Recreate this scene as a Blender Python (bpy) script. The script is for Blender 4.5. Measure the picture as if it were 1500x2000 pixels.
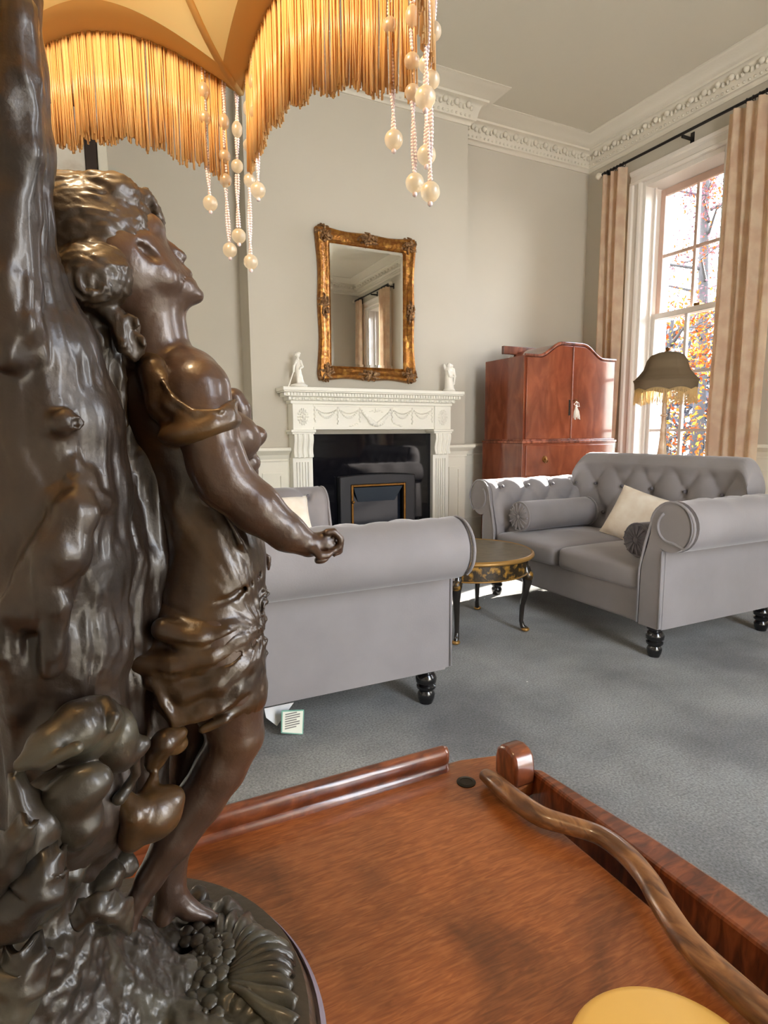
import bpy, math, random
import numpy as np
from mathutils import Vector, Matrix

for _o in list(bpy.data.objects):
    bpy.data.objects.remove(_o, do_unlink=True)
SC = bpy.context.scene
COL = SC.collection
random.seed(7)
RNG = np.random.default_rng(7)
PI = math.pi

# ------------------------------------------------------------------ camera
CAM_F = 1152.0                       # focal length in pixels of the 1500 x 2000 frame
CAM_POS = np.array([0.0, 0.0, 1.0])
def _cam_axes(yaw, pitch, roll):
    cy, sy = math.cos(yaw), math.sin(yaw)
    f = np.array([sy, cy, 0.]); r = np.array([cy, -sy, 0.]); u = np.array([0., 0., 1.])
    cp, sp = math.cos(pitch), math.sin(pitch)
    f2 = cp*f - sp*u; u2 = sp*f + cp*u
    cr, sr = math.cos(roll), math.sin(roll)
    return cr*r + sr*u2, -sr*r + cr*u2, f2
CR, CU, CF = _cam_axes(math.radians(26.05), math.radians(7.58), math.radians(-0.376))
cam_data = bpy.data.cameras.new('camera')
cam = bpy.data.objects.new('camera', cam_data); COL.objects.link(cam)
cam_data.sensor_fit = 'VERTICAL'; cam_data.sensor_height = 36.0
cam_data.lens = CAM_F/2000.0*36.0
cam_data.clip_start = 0.01; cam_data.clip_end = 200
M4 = Matrix.Identity(4)
for i in range(3):
    M4[i][0] = CR[i]; M4[i][1] = CU[i]; M4[i][2] = -CF[i]; M4[i][3] = CAM_POS[i]
cam.matrix_world = M4
SC.camera = cam

# ------------------------------------------------------------------ world, sun, exposure
world = bpy.data.worlds.new('sky'); SC.world = world
world.use_nodes = True
wn = world.node_tree
bg = wn.nodes['Background']
wtc = wn.nodes.new('ShaderNodeTexCoord')
wsep = wn.nodes.new('ShaderNodeSeparateXYZ')
wramp = wn.nodes.new('ShaderNodeValToRGB')
wn.links.new(wtc.outputs['Generated'], wsep.inputs[0])
wn.links.new(wsep.outputs['Z'], wramp.inputs[0])
wramp.color_ramp.elements[0].position = 0.0;  wramp.color_ramp.elements[0].color = (0.95, 0.94, 0.92, 1)
wramp.color_ramp.elements[1].position = 0.75; wramp.color_ramp.elements[1].color = (0.62, 0.76, 1.0, 1)
wn.links.new(wramp.outputs[0], bg.inputs['Color'])
bg.inputs['Strength'].default_value = 7.5

sun_data = bpy.data.lights.new('sun', 'SUN'); sun = bpy.data.objects.new('sun', sun_data); COL.objects.link(sun)
sun_data.energy = 24.0; sun_data.angle = math.radians(0.9); sun_data.color = (1.0, 0.93, 0.84)
SUN_DIR = Vector((-1.0, -0.28, -0.33)).normalized()
sun.rotation_euler = SUN_DIR.to_track_quat('-Z', 'Y').to_euler()

def window_portal(name, y0, y1, z0, z1):
    ld = bpy.data.lights.new(name, 'AREA'); lo = bpy.data.objects.new(name, ld); COL.objects.link(lo)
    ld.shape = 'RECTANGLE'; ld.size = z1-z0; ld.size_y = y1-y0
    lo.location = (4.66, (y0+y1)/2, (z0+z1)/2); lo.rotation_euler = (0, math.radians(90), 0)
    ld.cycles.is_portal = True
    return lo
window_portal('daylight_portal', 2.98, 3.82, 0.4, 3.1)
window_portal('daylight_portal_near', -1.13, -0.29, 0.4, 3.1)
_p = window_portal('daylight_portal_back', 0, .95, 0.4, 3.1); _p.location = (1.75, -1.86, 1.75); _p.rotation_euler = (math.radians(90), math.radians(90), 0)

vs = SC.view_settings
vs.view_transform = 'Standard'; vs.look = 'None'; vs.gamma = 1.0; vs.use_curve_mapping = False
vs.exposure = 1.85
cy_ = SC.cycles
cy_.use_denoising = True
cy_.max_bounces = 10; cy_.diffuse_bounces = 6; cy_.glossy_bounces = 4; cy_.transmission_bounces = 6; cy_.transparent_max_bounces = 12
cy_.sample_clamp_indirect = 6.0
cy_.caustics_reflective = False; cy_.caustics_refractive = False

# ------------------------------------------------------------------ geometry of the view: points in the room from sightlines
def sight(px, py):
    return CR*(px-750)/CAM_F + CU*(1000-py)/CAM_F + CF
def at(px, py, Y):                     # on the vertical plane y = Y
    d = sight(px, py); t = (Y-CAM_POS[1])/d[1]; return CAM_POS + t*d
def atx(px, py, X):
    d = sight(px, py); t = (X-CAM_POS[0])/d[0]; return CAM_POS + t*d
def atz(px, py, Z):
    d = sight(px, py); t = (Z-CAM_POS[2])/d[2]; return CAM_POS + t*d
def mpp(p):                            # metres per frame pixel at a point
    return float((np.asarray(p)-CAM_POS) @ CF)/CAM_F

# ------------------------------------------------------------------ mesh builder
class MB:
    def __init__(s): s.v = []; s.f = []
    def add(s, vs_, fs_):
        o = len(s.v); s.v.extend([tuple(map(float, p)) for p in vs_]); s.f.extend([tuple(i+o for i in f) for f in fs_]); return s
    def box(s, x0, x1, y0, y1, z0, z1):
        v = [(x0,y0,z0),(x1,y0,z0),(x1,y1,z0),(x0,y1,z0),(x0,y0,z1),(x1,y0,z1),(x1,y1,z1),(x0,y1,z1)]
        return s.add(v, [(0,3,2,1),(4,5,6,7),(0,1,5,4),(1,2,6,5),(2,3,7,6),(3,0,4,7)])
    def lathe(s, prof, n=24, c=(0,0,0), axis='Z', cap=True):
        v = []; f = []
        for r, h in prof:
            for i in range(n):
                a = 2*PI*i/n; x, y = r*math.cos(a), r*math.sin(a)
                p = (x, y, h) if axis == 'Z' else ((h, x, y) if axis == 'X' else (y, h, x))
                v.append((p[0]+c[0], p[1]+c[1], p[2]+c[2]))
        m = len(prof)
        for j in range(m-1):
            for i in range(n):
                k = (i+1) % n
                f.append((j*n+i, j*n+k, (j+1)*n+k, (j+1)*n+i))
        if cap:
            f.append(tuple(range(n-1, -1, -1))); f.append(tuple((m-1)*n+i for i in range(n)))
        return s.add(v, f)
    def tube(s, path, rad, n=10, closed=False, flat=1.0, up=None):
        P = [np.array(p, float) for p in path]; m = len(P)
        if not hasattr(rad, '__len__'): rad = [rad]*m
        v = []; f = []; prev = None
        for i in range(m):
            a = P[(i-1) % m] if (closed or i > 0) else P[i]; b = P[(i+1) % m] if (closed or i < m-1) else P[i]
            t = b-a; t /= (np.linalg.norm(t)+1e-12)
            if prev is None:
                ref = np.array(up if up is not None else ((0,0,1) if abs(t[2]) < .9 else (1,0,0)), float)
            else: ref = prev
            nn = ref - t*(ref@t); nn /= (np.linalg.norm(nn)+1e-12); prev = nn
            bb = np.cross(t, nn)
            for k in range(n):
                an = 2*PI*k/n
                v.append(P[i] + rad[i]*(math.cos(an)*nn*flat + math.sin(an)*bb))
        for j in range(m if closed else m-1):
            j2 = (j+1) % m
            for k in range(n):
                k2 = (k+1) % n
                f.append((j*n+k, j*n+k2, j2*n+k2, j2*n+k))
        if not closed:
            f.append(tuple(range(n-1, -1, -1))); f.append(tuple((m-1)*n+k for k in range(n)))
        return s.add(v, f)
    def ball(s, c, r, n=12, m=8):
        if not hasattr(r, '__len__'): r = (r, r, r)
        v = [(c[0], c[1], c[2]-r[2])]; f = []
        for j in range(1, m):
            a = -PI/2 + PI*j/m
            for i in range(n):
                b = 2*PI*i/n
                v.append((c[0]+r[0]*math.cos(a)*math.cos(b), c[1]+r[1]*math.cos(a)*math.sin(b), c[2]+r[2]*math.sin(a)))
        v.append((c[0], c[1], c[2]+r[2])); last = len(v)-1
        for i in range(n): f.append((0, 1+(i+1) % n, 1+i))
        for j in range(m-2):
            for i in range(n):
                k = (i+1) % n
                f.append((1+j*n+i, 1+j*n+k, 1+(j+1)*n+k, 1+(j+1)*n+i))
        for i in range(n): f.append((1+(m-2)*n+i, 1+(m-2)*n+(i+1) % n, last))
        return s.add(v, f)
    def prism(s, poly, h0, h1, axis='Y'):
        # poly: list of (a,b); axis Y: (x,z) extruded in y ; X: (y,z) extruded in x ; Z: (x,y)
        n = len(poly); v = []
        for h in (h0, h1):
            for a, b in poly:
                v.append((a, h, b) if axis == 'Y' else ((h, a, b) if axis == 'X' else (a, b, h)))
        f = [tuple(range(n)), tuple(range(2*n-1, n-1, -1))]
        for i in range(n):
            k = (i+1) % n; f.append((i, i+n, k+n, k))
        return s.add(v, f)
    def grid(s, fn, nu, nv, wrap_u=False):
        v = []; f = []
        for j in range(nv):
            for i in range(nu):
                v.append(fn(i/(nu if wrap_u else nu-1), j/(nv-1)))
        for j in range(nv-1):
            for i in range(nu if wrap_u else nu-1):
                k = (i+1) % nu
                f.append((j*nu+i, j*nu+k, (j+1)*nu+k, (j+1)*nu+i))
        return s.add(v, f)
    def sweep(s, path, prof, closed=True):
        # path: plan polygon (x,y) with the room inside on the LEFT; prof: (inward offset, z)
        P = [np.array(p, float) for p in path]; n = len(P); m = len(prof); v = []; f = []
        for i in range(n):
            if closed or 0 < i < n-1:
                d0 = P[i]-P[i-1]; d1 = P[(i+1) % n]-P[i]
            elif i == 0: d0 = d1 = P[1]-P[0]
            else: d0 = d1 = P[i]-P[i-1]
            d0 = d0/np.linalg.norm(d0); d1 = d1/np.linalg.norm(d1)
            n0 = np.array([-d0[1], d0[0]]); n1 = np.array([-d1[1], d1[0]])
            b = n0+n1; b = b/max(1e-6, (1+n0@n1))
            for o, z in prof:
                q = P[i]+b*o; v.append((q[0], q[1], z))
        for i in range(n if closed else n-1):
            k = (i+1) % n
            for j in range(m-1): f.append((i*m+j, k*m+j, k*m+j+1, i*m+j+1))
        if not closed:
            f.append(tuple(range(m))); f.append(tuple((n-1)*m+j for j in range(m-1, -1, -1)))
        return s.add(v, f)
    def xform(s, M):
        M = np.array(M); A = np.array(s.v) @ M[:3, :3].T + M[:3, 3]; s.v = [tuple(p) for p in A]; return s
    def shift(s, d): s.v = [(p[0]+d[0], p[1]+d[1], p[2]+d[2]) for p in s.v]; return s

ORIGIN = {}
def obj(name, mb, mat, parent=None, smooth=35, bevel=0, seg=2, world_coords=True, sub=0):
    """link a MB (or (verts, faces) arrays) as ONE mesh object"""
    me = bpy.data.meshes.new(name)
    if isinstance(mb, MB): V, F = mb.v, mb.f
    else: V, F = mb
    if parent is not None and world_coords:
        o_ = ORIGIN.get(parent.name, (0, 0, 0))
        if any(o_):
            V = np.asarray(V)-np.array(o_)
    if isinstance(V, np.ndarray) and isinstance(F, np.ndarray):
        me.vertices.add(len(V)); me.vertices.foreach_set('co', V.astype(np.float32).ravel())
        k = F.shape[1]
        me.loops.add(F.size); me.loops.foreach_set('vertex_index', F.astype(np.int32).ravel())
        me.polygons.add(len(F)); me.polygons.foreach_set('loop_start', np.arange(0, F.size, k, dtype=np.int32))
        me.update(calc_edges=True); me.validate()
    else:
        if isinstance(V, np.ndarray): V = [tuple(p) for p in V]
        me.from_pydata(V, [], F if isinstance(F, list) else [tuple(f) for f in F])
    o = bpy.data.objects.new(name, me); COL.objects.link(o)
    me.materials.append(mat)
    if smooth:
        me.polygons.foreach_set('use_smooth', [True]*len(me.polygons))
        if smooth < 180: me.set_sharp_from_angle(angle=math.radians(smooth))
    if bevel:
        b = o.modifiers.new('bevel', 'BEVEL'); b.width = bevel; b.segments = seg; b.limit_method = 'ANGLE'; b.angle_limit = math.radians(40)
    if sub:
        ss = o.modifiers.new('subd', 'SUBSURF'); ss.levels = sub; ss.render_levels = sub
    if parent is not None:
        o.parent = parent
        ORIGIN[o.name] = ORIGIN.get(parent.name, (0, 0, 0))
    return o
def tag(o, label, cat, group=None):
    o['label'] = label; o['category'] = cat
    if group: o['group'] = group
    return o
def thing(name, label, cat, loc=(0, 0, 0), rz=0, group=None):
    o = bpy.data.objects.new(name, None); COL.objects.link(o); o.empty_display_size = .05
    o.location = loc; o.rotation_euler = (0, 0, rz); ORIGIN[o.name] = tuple(loc)
    return tag(o, label, cat, group)
def struct(name, mb, mat, parent=None, **k):
    o = obj(name, mb, mat, parent, **k)
    if parent is None: o['kind'] = 'structure'
    return o
def dup(root, loc, rz=0, label=None, group=None):
    def cp(o, par):
        c = o.copy(); COL.objects.link(c); c.parent = par
        for ch in [x for x in bpy.data.objects if x.parent == o]: cp(ch, c)
        return c
    r = cp(root, None); r.location = loc; r.rotation_euler = (0, 0, rz)
    if label: r['label'] = label
    if group: r['group'] = group
    return r

# ------------------------------------------------------------------ materials
def srgb(r, g, b):
    f = lambda c: (c/255/12.92) if c/255 <= .04045 else ((c/255+.055)/1.055)**2.4
    return (f(r), f(g), f(b), 1)
def mat(name, col, rough=.5, metal=0., spec=.5, coat=0., sheen=0., var=None, vscale=8., bump=0., bscale=60., stretch=None, coat_rough=.1, detail=6, trans=0.):
    m = bpy.data.materials.new(name); m.use_nodes = True
    nt = m.node_tree; b = nt.nodes['Principled BSDF']
    b.inputs['Base Color'].default_value = col
    b.inputs['Roughness'].default_value = rough; b.inputs['Metallic'].default_value = metal
    b.inputs['Specular IOR Level'].default_value = spec
    b.inputs['Coat Weight'].default_value = coat; b.inputs['Coat Roughness'].default_value = coat_rough
    b.inputs['Sheen Weight'].default_value = sheen; b.inputs['Sheen Roughness'].default_value = .35
    tc = nt.nodes.new('ShaderNodeTexCoord'); mp = nt.nodes.new('ShaderNodeMapping')
    nt.links.new(tc.outputs['Object'], mp.inputs[0])
    if stretch: mp.inputs['Scale'].default_value = stretch
    if var:
        no = nt.nodes.new('ShaderNodeTexNoise'); no.inputs['Scale'].default_value = vscale; no.inputs['Detail'].default_value = detail
        rp = nt.nodes.new('ShaderNodeValToRGB')
        cols = [col]+list(var)
        el = rp.color_ramp.elements
        while len(el) < len(cols): el.new(.5)
        for i, c in enumerate(cols):
            el[i].position = .3+.4*i/(len(cols)-1); el[i].color = c
        nt.links.new(mp.outputs[0], no.inputs['Vector']); nt.links.new(no.outputs['Fac'], rp.inputs[0]); nt.links.new(rp.outputs[0], b.inputs['Base Color'])
    if bump:
        nb = nt.nodes.new('ShaderNodeTexNoise'); nb.inputs['Scale'].default_value = bscale; nb.inputs['Detail'].default_value = 5
        bu = nt.nodes.new('ShaderNodeBump'); bu.inputs['Strength'].default_value = bump; bu.inputs['Distance'].default_value = .01
        nt.links.new(mp.outputs[0], nb.inputs['Vector']); nt.links.new(nb.outputs['Fac'], bu.inputs['Height']); nt.links.new(bu.outputs[0], b.inputs['Normal'])
    return m
def bsdf(m): return m.node_tree.nodes['Principled BSDF']

M = {}
M['wall'] = mat('wall_paint', srgb(190, 184, 171), .75, spec=.25, var=[srgb(194, 188, 176)], vscale=1.5, bump=.03, bscale=140)
M['ceil'] = mat('ceiling_paint', srgb(205, 200, 186), .85, spec=.2)
M['cornice'] = mat('cornice_plaster', srgb(214, 208, 194), .8, spec=.2, bump=.15, bscale=50)
M['white'] = mat('cream_gloss_paint', srgb(226, 222, 208), .42, spec=.45)
M['mantel'] = mat('white_mantel_paint', srgb(234, 232, 222), .45, spec=.45)
M['winwhite'] = mat('window_paint', srgb(222, 216, 208), .45)
M['winwood'] = mat('sash_wood', srgb(196, 168, 152), .5)
M['black_gloss'] = mat('black_granite', (.004, .004, .006, 1), .05, spec=.35)
M['black_leg'] = mat('ebonised_wood', (.008, .007, .007, 1), .18, coat=.6)
M['fire'] = mat('fire_casting', (.022, .022, .026, 1), .38, metal=.2)
M['fire_in'] = mat('fire_glass', (.01, .014, .022, 1), .12)
M['brass'] = mat('aged_brass', srgb(140, 100, 52), .36, metal=1., var=[srgb(120, 84, 40)], vscale=30)
M['gilt'] = mat('gilt_gesso', srgb(176, 122, 54), .34, metal=.85, var=[srgb(132, 84, 40), srgb(188, 140, 70)], vscale=22, bump=.5, bscale=45)
M['gilt_orn'] = mat('gilt_ornament', srgb(150, 110, 68), .42, metal=.7, var=[srgb(110, 78, 50), srgb(170, 136, 96)], vscale=40, bump=.9, bscale=70)
M['porcelain'] = mat('white_porcelain', srgb(236, 232, 222), .3, coat=.3)
M['pine'] = mat('pine_boards', srgb(190, 118, 58), .5, var=[srgb(160, 92, 44)], vscale=5, stretch=(8, 1, 1))
M['rod'] = mat('dark_iron', (.02, .018, .018, 1), .4, metal=.6)
M['pearl'] = mat('pale_finial', srgb(214, 206, 190), .3)
M['gold_lid'] = mat('matt_gold_lid', srgb(236, 194, 106), .42, spec=.4, var=[srgb(230, 186, 98)], vscale=12)
M['paper'] = mat('white_paper', srgb(232, 232, 232), .7)

# mirror glass
m = mat('mirror_glass', (.93, .94, .93, 1), .012, metal=1.); M['mirror'] = m
# window glass: clear with a weak reflection
m = bpy.data.materials.new('window_glass'); m.use_nodes = True; nt = m.node_tree; nt.nodes.clear()
o_ = nt.nodes.new('ShaderNodeOutputMaterial'); tr = nt.nodes.new('ShaderNodeBsdfTransparent'); gl = nt.nodes.new('ShaderNodeBsdfGlossy'); mx = nt.nodes.new('ShaderNodeMixShader'); fr = nt.nodes.new('ShaderNodeFresnel')
gl.inputs['Roughness'].default_value = .02; fr.inputs[0].default_value = 1.3; tr.inputs[0].default_value = (.97, .98, .98, 1)
nt.links.new(fr.outputs[0], mx.inputs[0]); nt.links.new(tr.outputs[0], mx.inputs[1]); nt.links.new(gl.outputs[0], mx.inputs[2]); nt.links.new(mx.outputs[0], o_.inputs[0])
M['glass'] = m

def translucent(name, col, tcol, fac=.5, var=None, vscale=20, stretch=None, rough_gloss=0.0):
    m = bpy.data.materials.new(name); m.use_nodes = True; nt = m.node_tree; nt.nodes.clear()
    o_ = nt.nodes.new('ShaderNodeOutputMaterial'); d = nt.nodes.new('ShaderNodeBsdfDiffuse'); t = nt.nodes.new('ShaderNodeBsdfTranslucent'); mx = nt.nodes.new('ShaderNodeMixShader')
    d.inputs[0].default_value = col; t.inputs[0].default_value = tcol; mx.inputs[0].default_value = fac
    if var:
        tc = nt.nodes.new('ShaderNodeTexCoord'); mp = nt.nodes.new('ShaderNodeMapping'); no = nt.nodes.new('ShaderNodeTexNoise'); rp = nt.nodes.new('ShaderNodeValToRGB')
        if stretch: mp.inputs['Scale'].default_value = stretch
        no.inputs['Scale'].default_value = vscale; no.inputs['Detail'].default_value = 4
        rp.color_ramp.elements[0].position = .38; rp.color_ramp.elements[1].position = .62
        rp.color_ramp.elements[0].color = col; rp.color_ramp.elements[1].color = var
        nt.links.new(tc.outputs['Object'], mp.inputs[0]); nt.links.new(mp.outputs[0], no.inputs['Vector']); nt.links.new(no.outputs['Fac'], rp.inputs[0])
        nt.links.new(rp.outputs[0], d.inputs[0])
        mul = nt.nodes.new('ShaderNodeMixRGB'); mul.blend_type = 'MULTIPLY'; mul.inputs[0].default_value = 1; mul.inputs[2].default_value = tcol
        nt.links.new(rp.outputs[0], mul.inputs[1]); nt.links.new(mul.outputs[0], t.inputs[0])
    nt.links.new(d.outputs[0], mx.inputs[1]); nt.links.new(t.outputs[0], mx.inputs[2])
    last = mx
    if rough_gloss:
        g = nt.nodes.new('ShaderNodeBsdfGlossy'); g.inputs['Roughness'].default_value = .28; m2 = nt.nodes.new('ShaderNodeMixShader'); m2.inputs[0].default_value = rough_gloss
        nt.links.new(mx.outputs[0], m2.inputs[1]); nt.links.new(g.outputs[0], m2.inputs[2]); last = m2
    nt.links.new(last.outputs[0], o_.inputs[0])
    return m
M['curtain'] = translucent('damask_curtain', srgb(232, 216, 194), srgb(255, 240, 216), .5, var=srgb(220, 196, 174), vscale=9)
M['curtain_print'] = M['curtain']
M['shade'] = translucent('gold_silk_shade', srgb(250, 208, 138), srgb(255, 222, 152), .66)
M['shade_trim'] = translucent('gold_braid', srgb(196, 160, 104), srgb(200, 150, 80), .2)
M['fringe'] = translucent('gold_fringe', srgb(236, 194, 126), srgb(255, 228, 176), .42, var=srgb(247, 216, 158), vscale=220, stretch=(1, 1, .02), rough_gloss=.06)
M['fringe2'] = translucent('cream_fringe', srgb(230, 206, 160), srgb(255, 238, 196), .6)
M['shade2'] = translucent('olive_shade_fabric', srgb(112, 97, 78), srgb(190, 150, 100), .12)
M['seed'] = mat('pearl_seed_beads', srgb(236, 222, 226), .18, spec=.7, coat=.5)
M['bead'] = translucent('frosted_glass_bead', srgb(222, 210, 186), srgb(250, 240, 214), .55, rough_gloss=.16)
nt = M['bead'].node_tree; _o = nt.nodes['Material Output']; _s = _o.inputs[0].links[0].from_socket; _t = nt.nodes.new('ShaderNodeBsdfTransparent'); _m = nt.nodes.new('ShaderNodeMixShader'); _m.inputs[0].default_value = .35
nt.links.new(_s, _m.inputs[1]); nt.links.new(_t.outputs[0], _m.inputs[2]); nt.links.new(_m.outputs[0], _o.inputs[0])
m = M['velvet'] = mat('grey_velvet', srgb(131, 126, 127), .7, spec=.2, sheen=.45, var=[srgb(140, 135, 136)], vscale=5, bump=.05, bscale=160)
bsdf(m).inputs['Sheen Tint'].default_value = (.92, .91, .94, 1)
m = M['velvet_dark'] = mat('charcoal_velvet', srgb(92, 88, 92), .7, spec=.2, sheen=.5, var=[srgb(104, 100, 104)], vscale=6)
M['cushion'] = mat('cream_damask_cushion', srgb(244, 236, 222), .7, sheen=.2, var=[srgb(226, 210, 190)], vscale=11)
M['card_edge'] = mat('green_card', srgb(120, 170, 150), .6)
M['ink'] = mat('printed_ink', srgb(120, 116, 110), .7)

# carpet: grey pile with worn clouds, dark spots and pale crumbs
m = M['carpet'] = mat('grey_carpet', srgb(116, 120, 124), .95, spec=.1, sheen=.25, bump=.5, bscale=420)
nt = m.node_tree; b = bsdf(m); tc = nt.nodes.new('ShaderNodeTexCoord')
n1 = nt.nodes.new('ShaderNodeTexNoise'); n1.inputs['Scale'].default_value = 2.2; n1.inputs['Detail'].default_value = 8
n2 = nt.nodes.new('ShaderNodeTexNoise'); n2.inputs['Scale'].default_value = 150; n2.inputs['Detail'].default_value = 3
r1 = nt.nodes.new('ShaderNodeValToRGB'); r1.color_ramp.elements[0].position = .32; r1.color_ramp.elements[1].position = .7
r1.color_ramp.elements[0].color = srgb(104, 104, 102); r1.color_ramp.elements[1].color = srgb(158, 158, 155)
r2 = nt.nodes.new('ShaderNodeValToRGB'); r2.color_ramp.elements[0].position = .3; r2.color_ramp.elements[1].position = .72
r2.color_ramp.elements[0].color = (.55, .55, .55, 1); r2.color_ramp.elements[1].color = (1.25, 1.25, 1.25, 1)
mu = nt.nodes.new('ShaderNodeMixRGB'); mu.blend_type = 'MULTIPLY'; mu.inputs[0].default_value = 1
for n in (n1, n2): nt.links.new(tc.outputs['Object'], n.inputs['Vector'])
nt.links.new(n1.outputs['Fac'], r1.inputs[0]); nt.links.new(n2.outputs['Fac'], r2.inputs[0])
nt.links.new(r1.outputs[0], mu.inputs[1]); nt.links.new(r2.outputs[0], mu.inputs[2]); vo = nt.nodes.new('ShaderNodeTexVoronoi'); vo.inputs['Scale'].default_value = 5.5; lt = nt.nodes.new('ShaderNodeMath'); lt.operation = 'LESS_THAN'; lt.inputs[1].default_value = .022
mc = nt.nodes.new('ShaderNodeMixRGB'); mc.inputs[2].default_value = srgb(236, 234, 228)
nt.links.new(tc.outputs['Object'], vo.inputs['Vector']); nt.links.new(vo.outputs['Distance'], lt.inputs[0]); nt.links.new(lt.outputs[0], mc.inputs[0])
nt.links.new(mu.outputs[0], mc.inputs[1]); nt.links.new(mc.outputs[0], b.inputs['Base Color'])

# mahogany with flamed grain
def wood(name, c0, c1, c2, rough, scale, stretch, coat=.3, dark=.5, blot=3.0, coat_rough=.08):
    m = mat(name, c0, rough, coat=coat, coat_rough=coat_rough); nt = m.node_tree; b = bsdf(m)
    tc = nt.nodes.new('ShaderNodeTexCoord'); mp = nt.nodes.new('ShaderNodeMapping'); mp.inputs['Scale'].default_value = stretch
    n1 = nt.nodes.new('ShaderNodeTexNoise'); n1.inputs['Scale'].default_value = scale; n1.inputs['Detail'].default_value = 8; n1.inputs['Distortion'].default_value = 1.2
    n2 = nt.nodes.new('ShaderNodeTexNoise'); n2.inputs['Scale'].default_value = blot; n2.inputs['Detail'].default_value = 5; n2.inputs['Distortion'].default_value = .8
    r1 = nt.nodes.new('ShaderNodeValToRGB'); e = r1.color_ramp.elements; e.new(.5)
    for i, (p, c) in enumerate(((.34, c0), (.5, c1), (.66, c2))): e[i].position = p; e[i].color = c
    r2 = nt.nodes.new('ShaderNodeValToRGB'); r2.color_ramp.elements[0].position = .36; r2.color_ramp.elements[1].position = .58
    r2.color_ramp.elements[0].color = (dark, dark, dark, 1); r2.color_ramp.elements[1].color = (1, 1, 1, 1)
    mu = nt.nodes.new('ShaderNodeMixRGB'); mu.blend_type = 'MULTIPLY'; mu.inputs[0].default_value = 1
    nt.links.new(tc.outputs['Object'], mp.inputs[0]); nt.links.new(mp.outputs[0], n1.inputs['Vector']); nt.links.new(tc.outputs['Object'], n2.inputs['Vector'])
    nt.links.new(n1.outputs['Fac'], r1.inputs[0]); nt.links.new(n2.outputs['Fac'], r2.inputs[0])
    nt.links.new(r1.outputs[0], mu.inputs[1]); nt.links.new(r2.outputs[0], mu.inputs[2]); nt.links.new(mu.outputs[0], b.inputs['Base Color'])
    return m
M['tray'] = wood('tray_mahogany', srgb(136, 76, 38), srgb(153, 89, 46), srgb(172, 105, 58), .3, 46, (1, 8, 1), coat=.4, dark=.46, blot=10, coat_rough=.14)
M['tray_dark'] = wood('rail_mahogany', srgb(82, 40, 21), srgb(112, 57, 30), srgb(140, 78, 44), .28, 30, (1, 4, 1), coat=.5, dark=.7, blot=8)
M['handle'] = wood('worn_handle_wood', srgb(92, 58, 34), srgb(128, 86, 52), srgb(158, 112, 70), .36, 30, (4, 1, 4), coat=.25, dark=.6, blot=20)
M['armoire'] = wood('polished_mahogany', srgb(116, 56, 36), srgb(128, 65, 42), srgb(140, 74, 48), .16, 5, (2, 2, .7), coat=.7, dark=.78, blot=2.2, coat_rough=.05)
M['armoire_edge'] = wood('mahogany_edging', srgb(104, 52, 34), srgb(140, 76, 52), srgb(160, 92, 66), .25, 6, (3, 3, .6), coat=.5)
M['lacquer'] = mat('black_lacquer', (.012, .009, .008, 1), .2, coat=.5, var=[(.016, .012, .008, 1)], vscale=10)
M['gilt_paint'] = mat('gilt_chinoiserie', srgb(64, 46, 18), .35, metal=.2, var=[(.012, .009, .006, 1), srgb(168, 124, 48)], vscale=36)
M['table_top'] = mat('worn_painted_top', srgb(84, 74, 54), .32, coat=.3, var=[srgb(110, 98, 74), srgb(66, 54, 38)], vscale=9)
M['gold_edge'] = mat('gold_line', srgb(150, 112, 56), .38, metal=.4)

# patinated bronze-coloured spelter
def bronze(name, c0, c1, c2, rough=.3, metal=.12, wear=1.0):
    m = mat(name, c0, rough, metal=metal, spec=.5, coat=.35, coat_rough=.18, bump=.10, bscale=130); nt = m.node_tree; b = bsdf(m)
    tc = nt.nodes.new('ShaderNodeTexCoord'); n1 = nt.nodes.new('ShaderNodeTexNoise'); n1.inputs['Scale'].default_value = 16; n1.inputs['Detail'].default_value = 8; n1.inputs['Distortion'].default_value = .6
    r1 = nt.nodes.new('ShaderNodeValToRGB'); e = r1.color_ramp.elements; e.new(.5)
    for i, (p, c) in enumerate(((.33, c0), (.5, c1), (.68, c2))): e[i].position = p; e[i].color = c
    nt.links.new(tc.outputs['Object'], n1.inputs['Vector']); nt.links.new(n1.outputs['Fac'], r1.inputs[0]); nt.links.new(r1.outputs[0], b.inputs['Base Color'])
    n3 = nt.nodes.new('ShaderNodeTexNoise'); n3.inputs['Scale'].default_value = 45; n3.inputs['Detail'].default_value = 4
    mr = nt.nodes.new('ShaderNodeMapRange'); mr.inputs[3].default_value = rough-.08; mr.inputs[4].default_value = rough+.14
    nt.links.new(tc.outputs['Object'], n3.inputs['Vector']); nt.links.new(n3.outputs['Fac'], mr.inputs[0]); nt.links.new(mr.outputs[0], b.inputs['Roughness'])
    return m
M['bronze'] = bronze('bronze_patina', (.020,.010,.004,1), (.042,.021,.008,1), (.085,.044,.014,1))
M['bronze_hair'] = bronze('bronze_hair', (.020,.011,.004,1), (.036,.020,.008,1), (.064,.036,.014,1), rough=.46)
M['bronze_skin'] = bronze('bronze_smooth', (.046,.024,.014,1), (.058,.031,.019,1), (.076,.040,.021,1), rough=.33)
M['bronze_bark'] = bronze('bronze_bark', (.011,.006,.003,1), (.021,.012,.007,1), (.040,.025,.015,1), rough=.40)
M['bronze_green'] = bronze('bronze_verdigris', (.009,.006,.004,1), (.024,.017,.010,1), (.064,.057,.037,1), rough=.40)
M['plinth'] = bronze('bronze_plinth', (.035,.024,.014,1), (.045,.032,.019,1), (.055,.040,.025,1), rough=.34)
M['plinth_rim'] = mat('grey_lilac_rim', srgb(128, 118, 132), .4)
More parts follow.
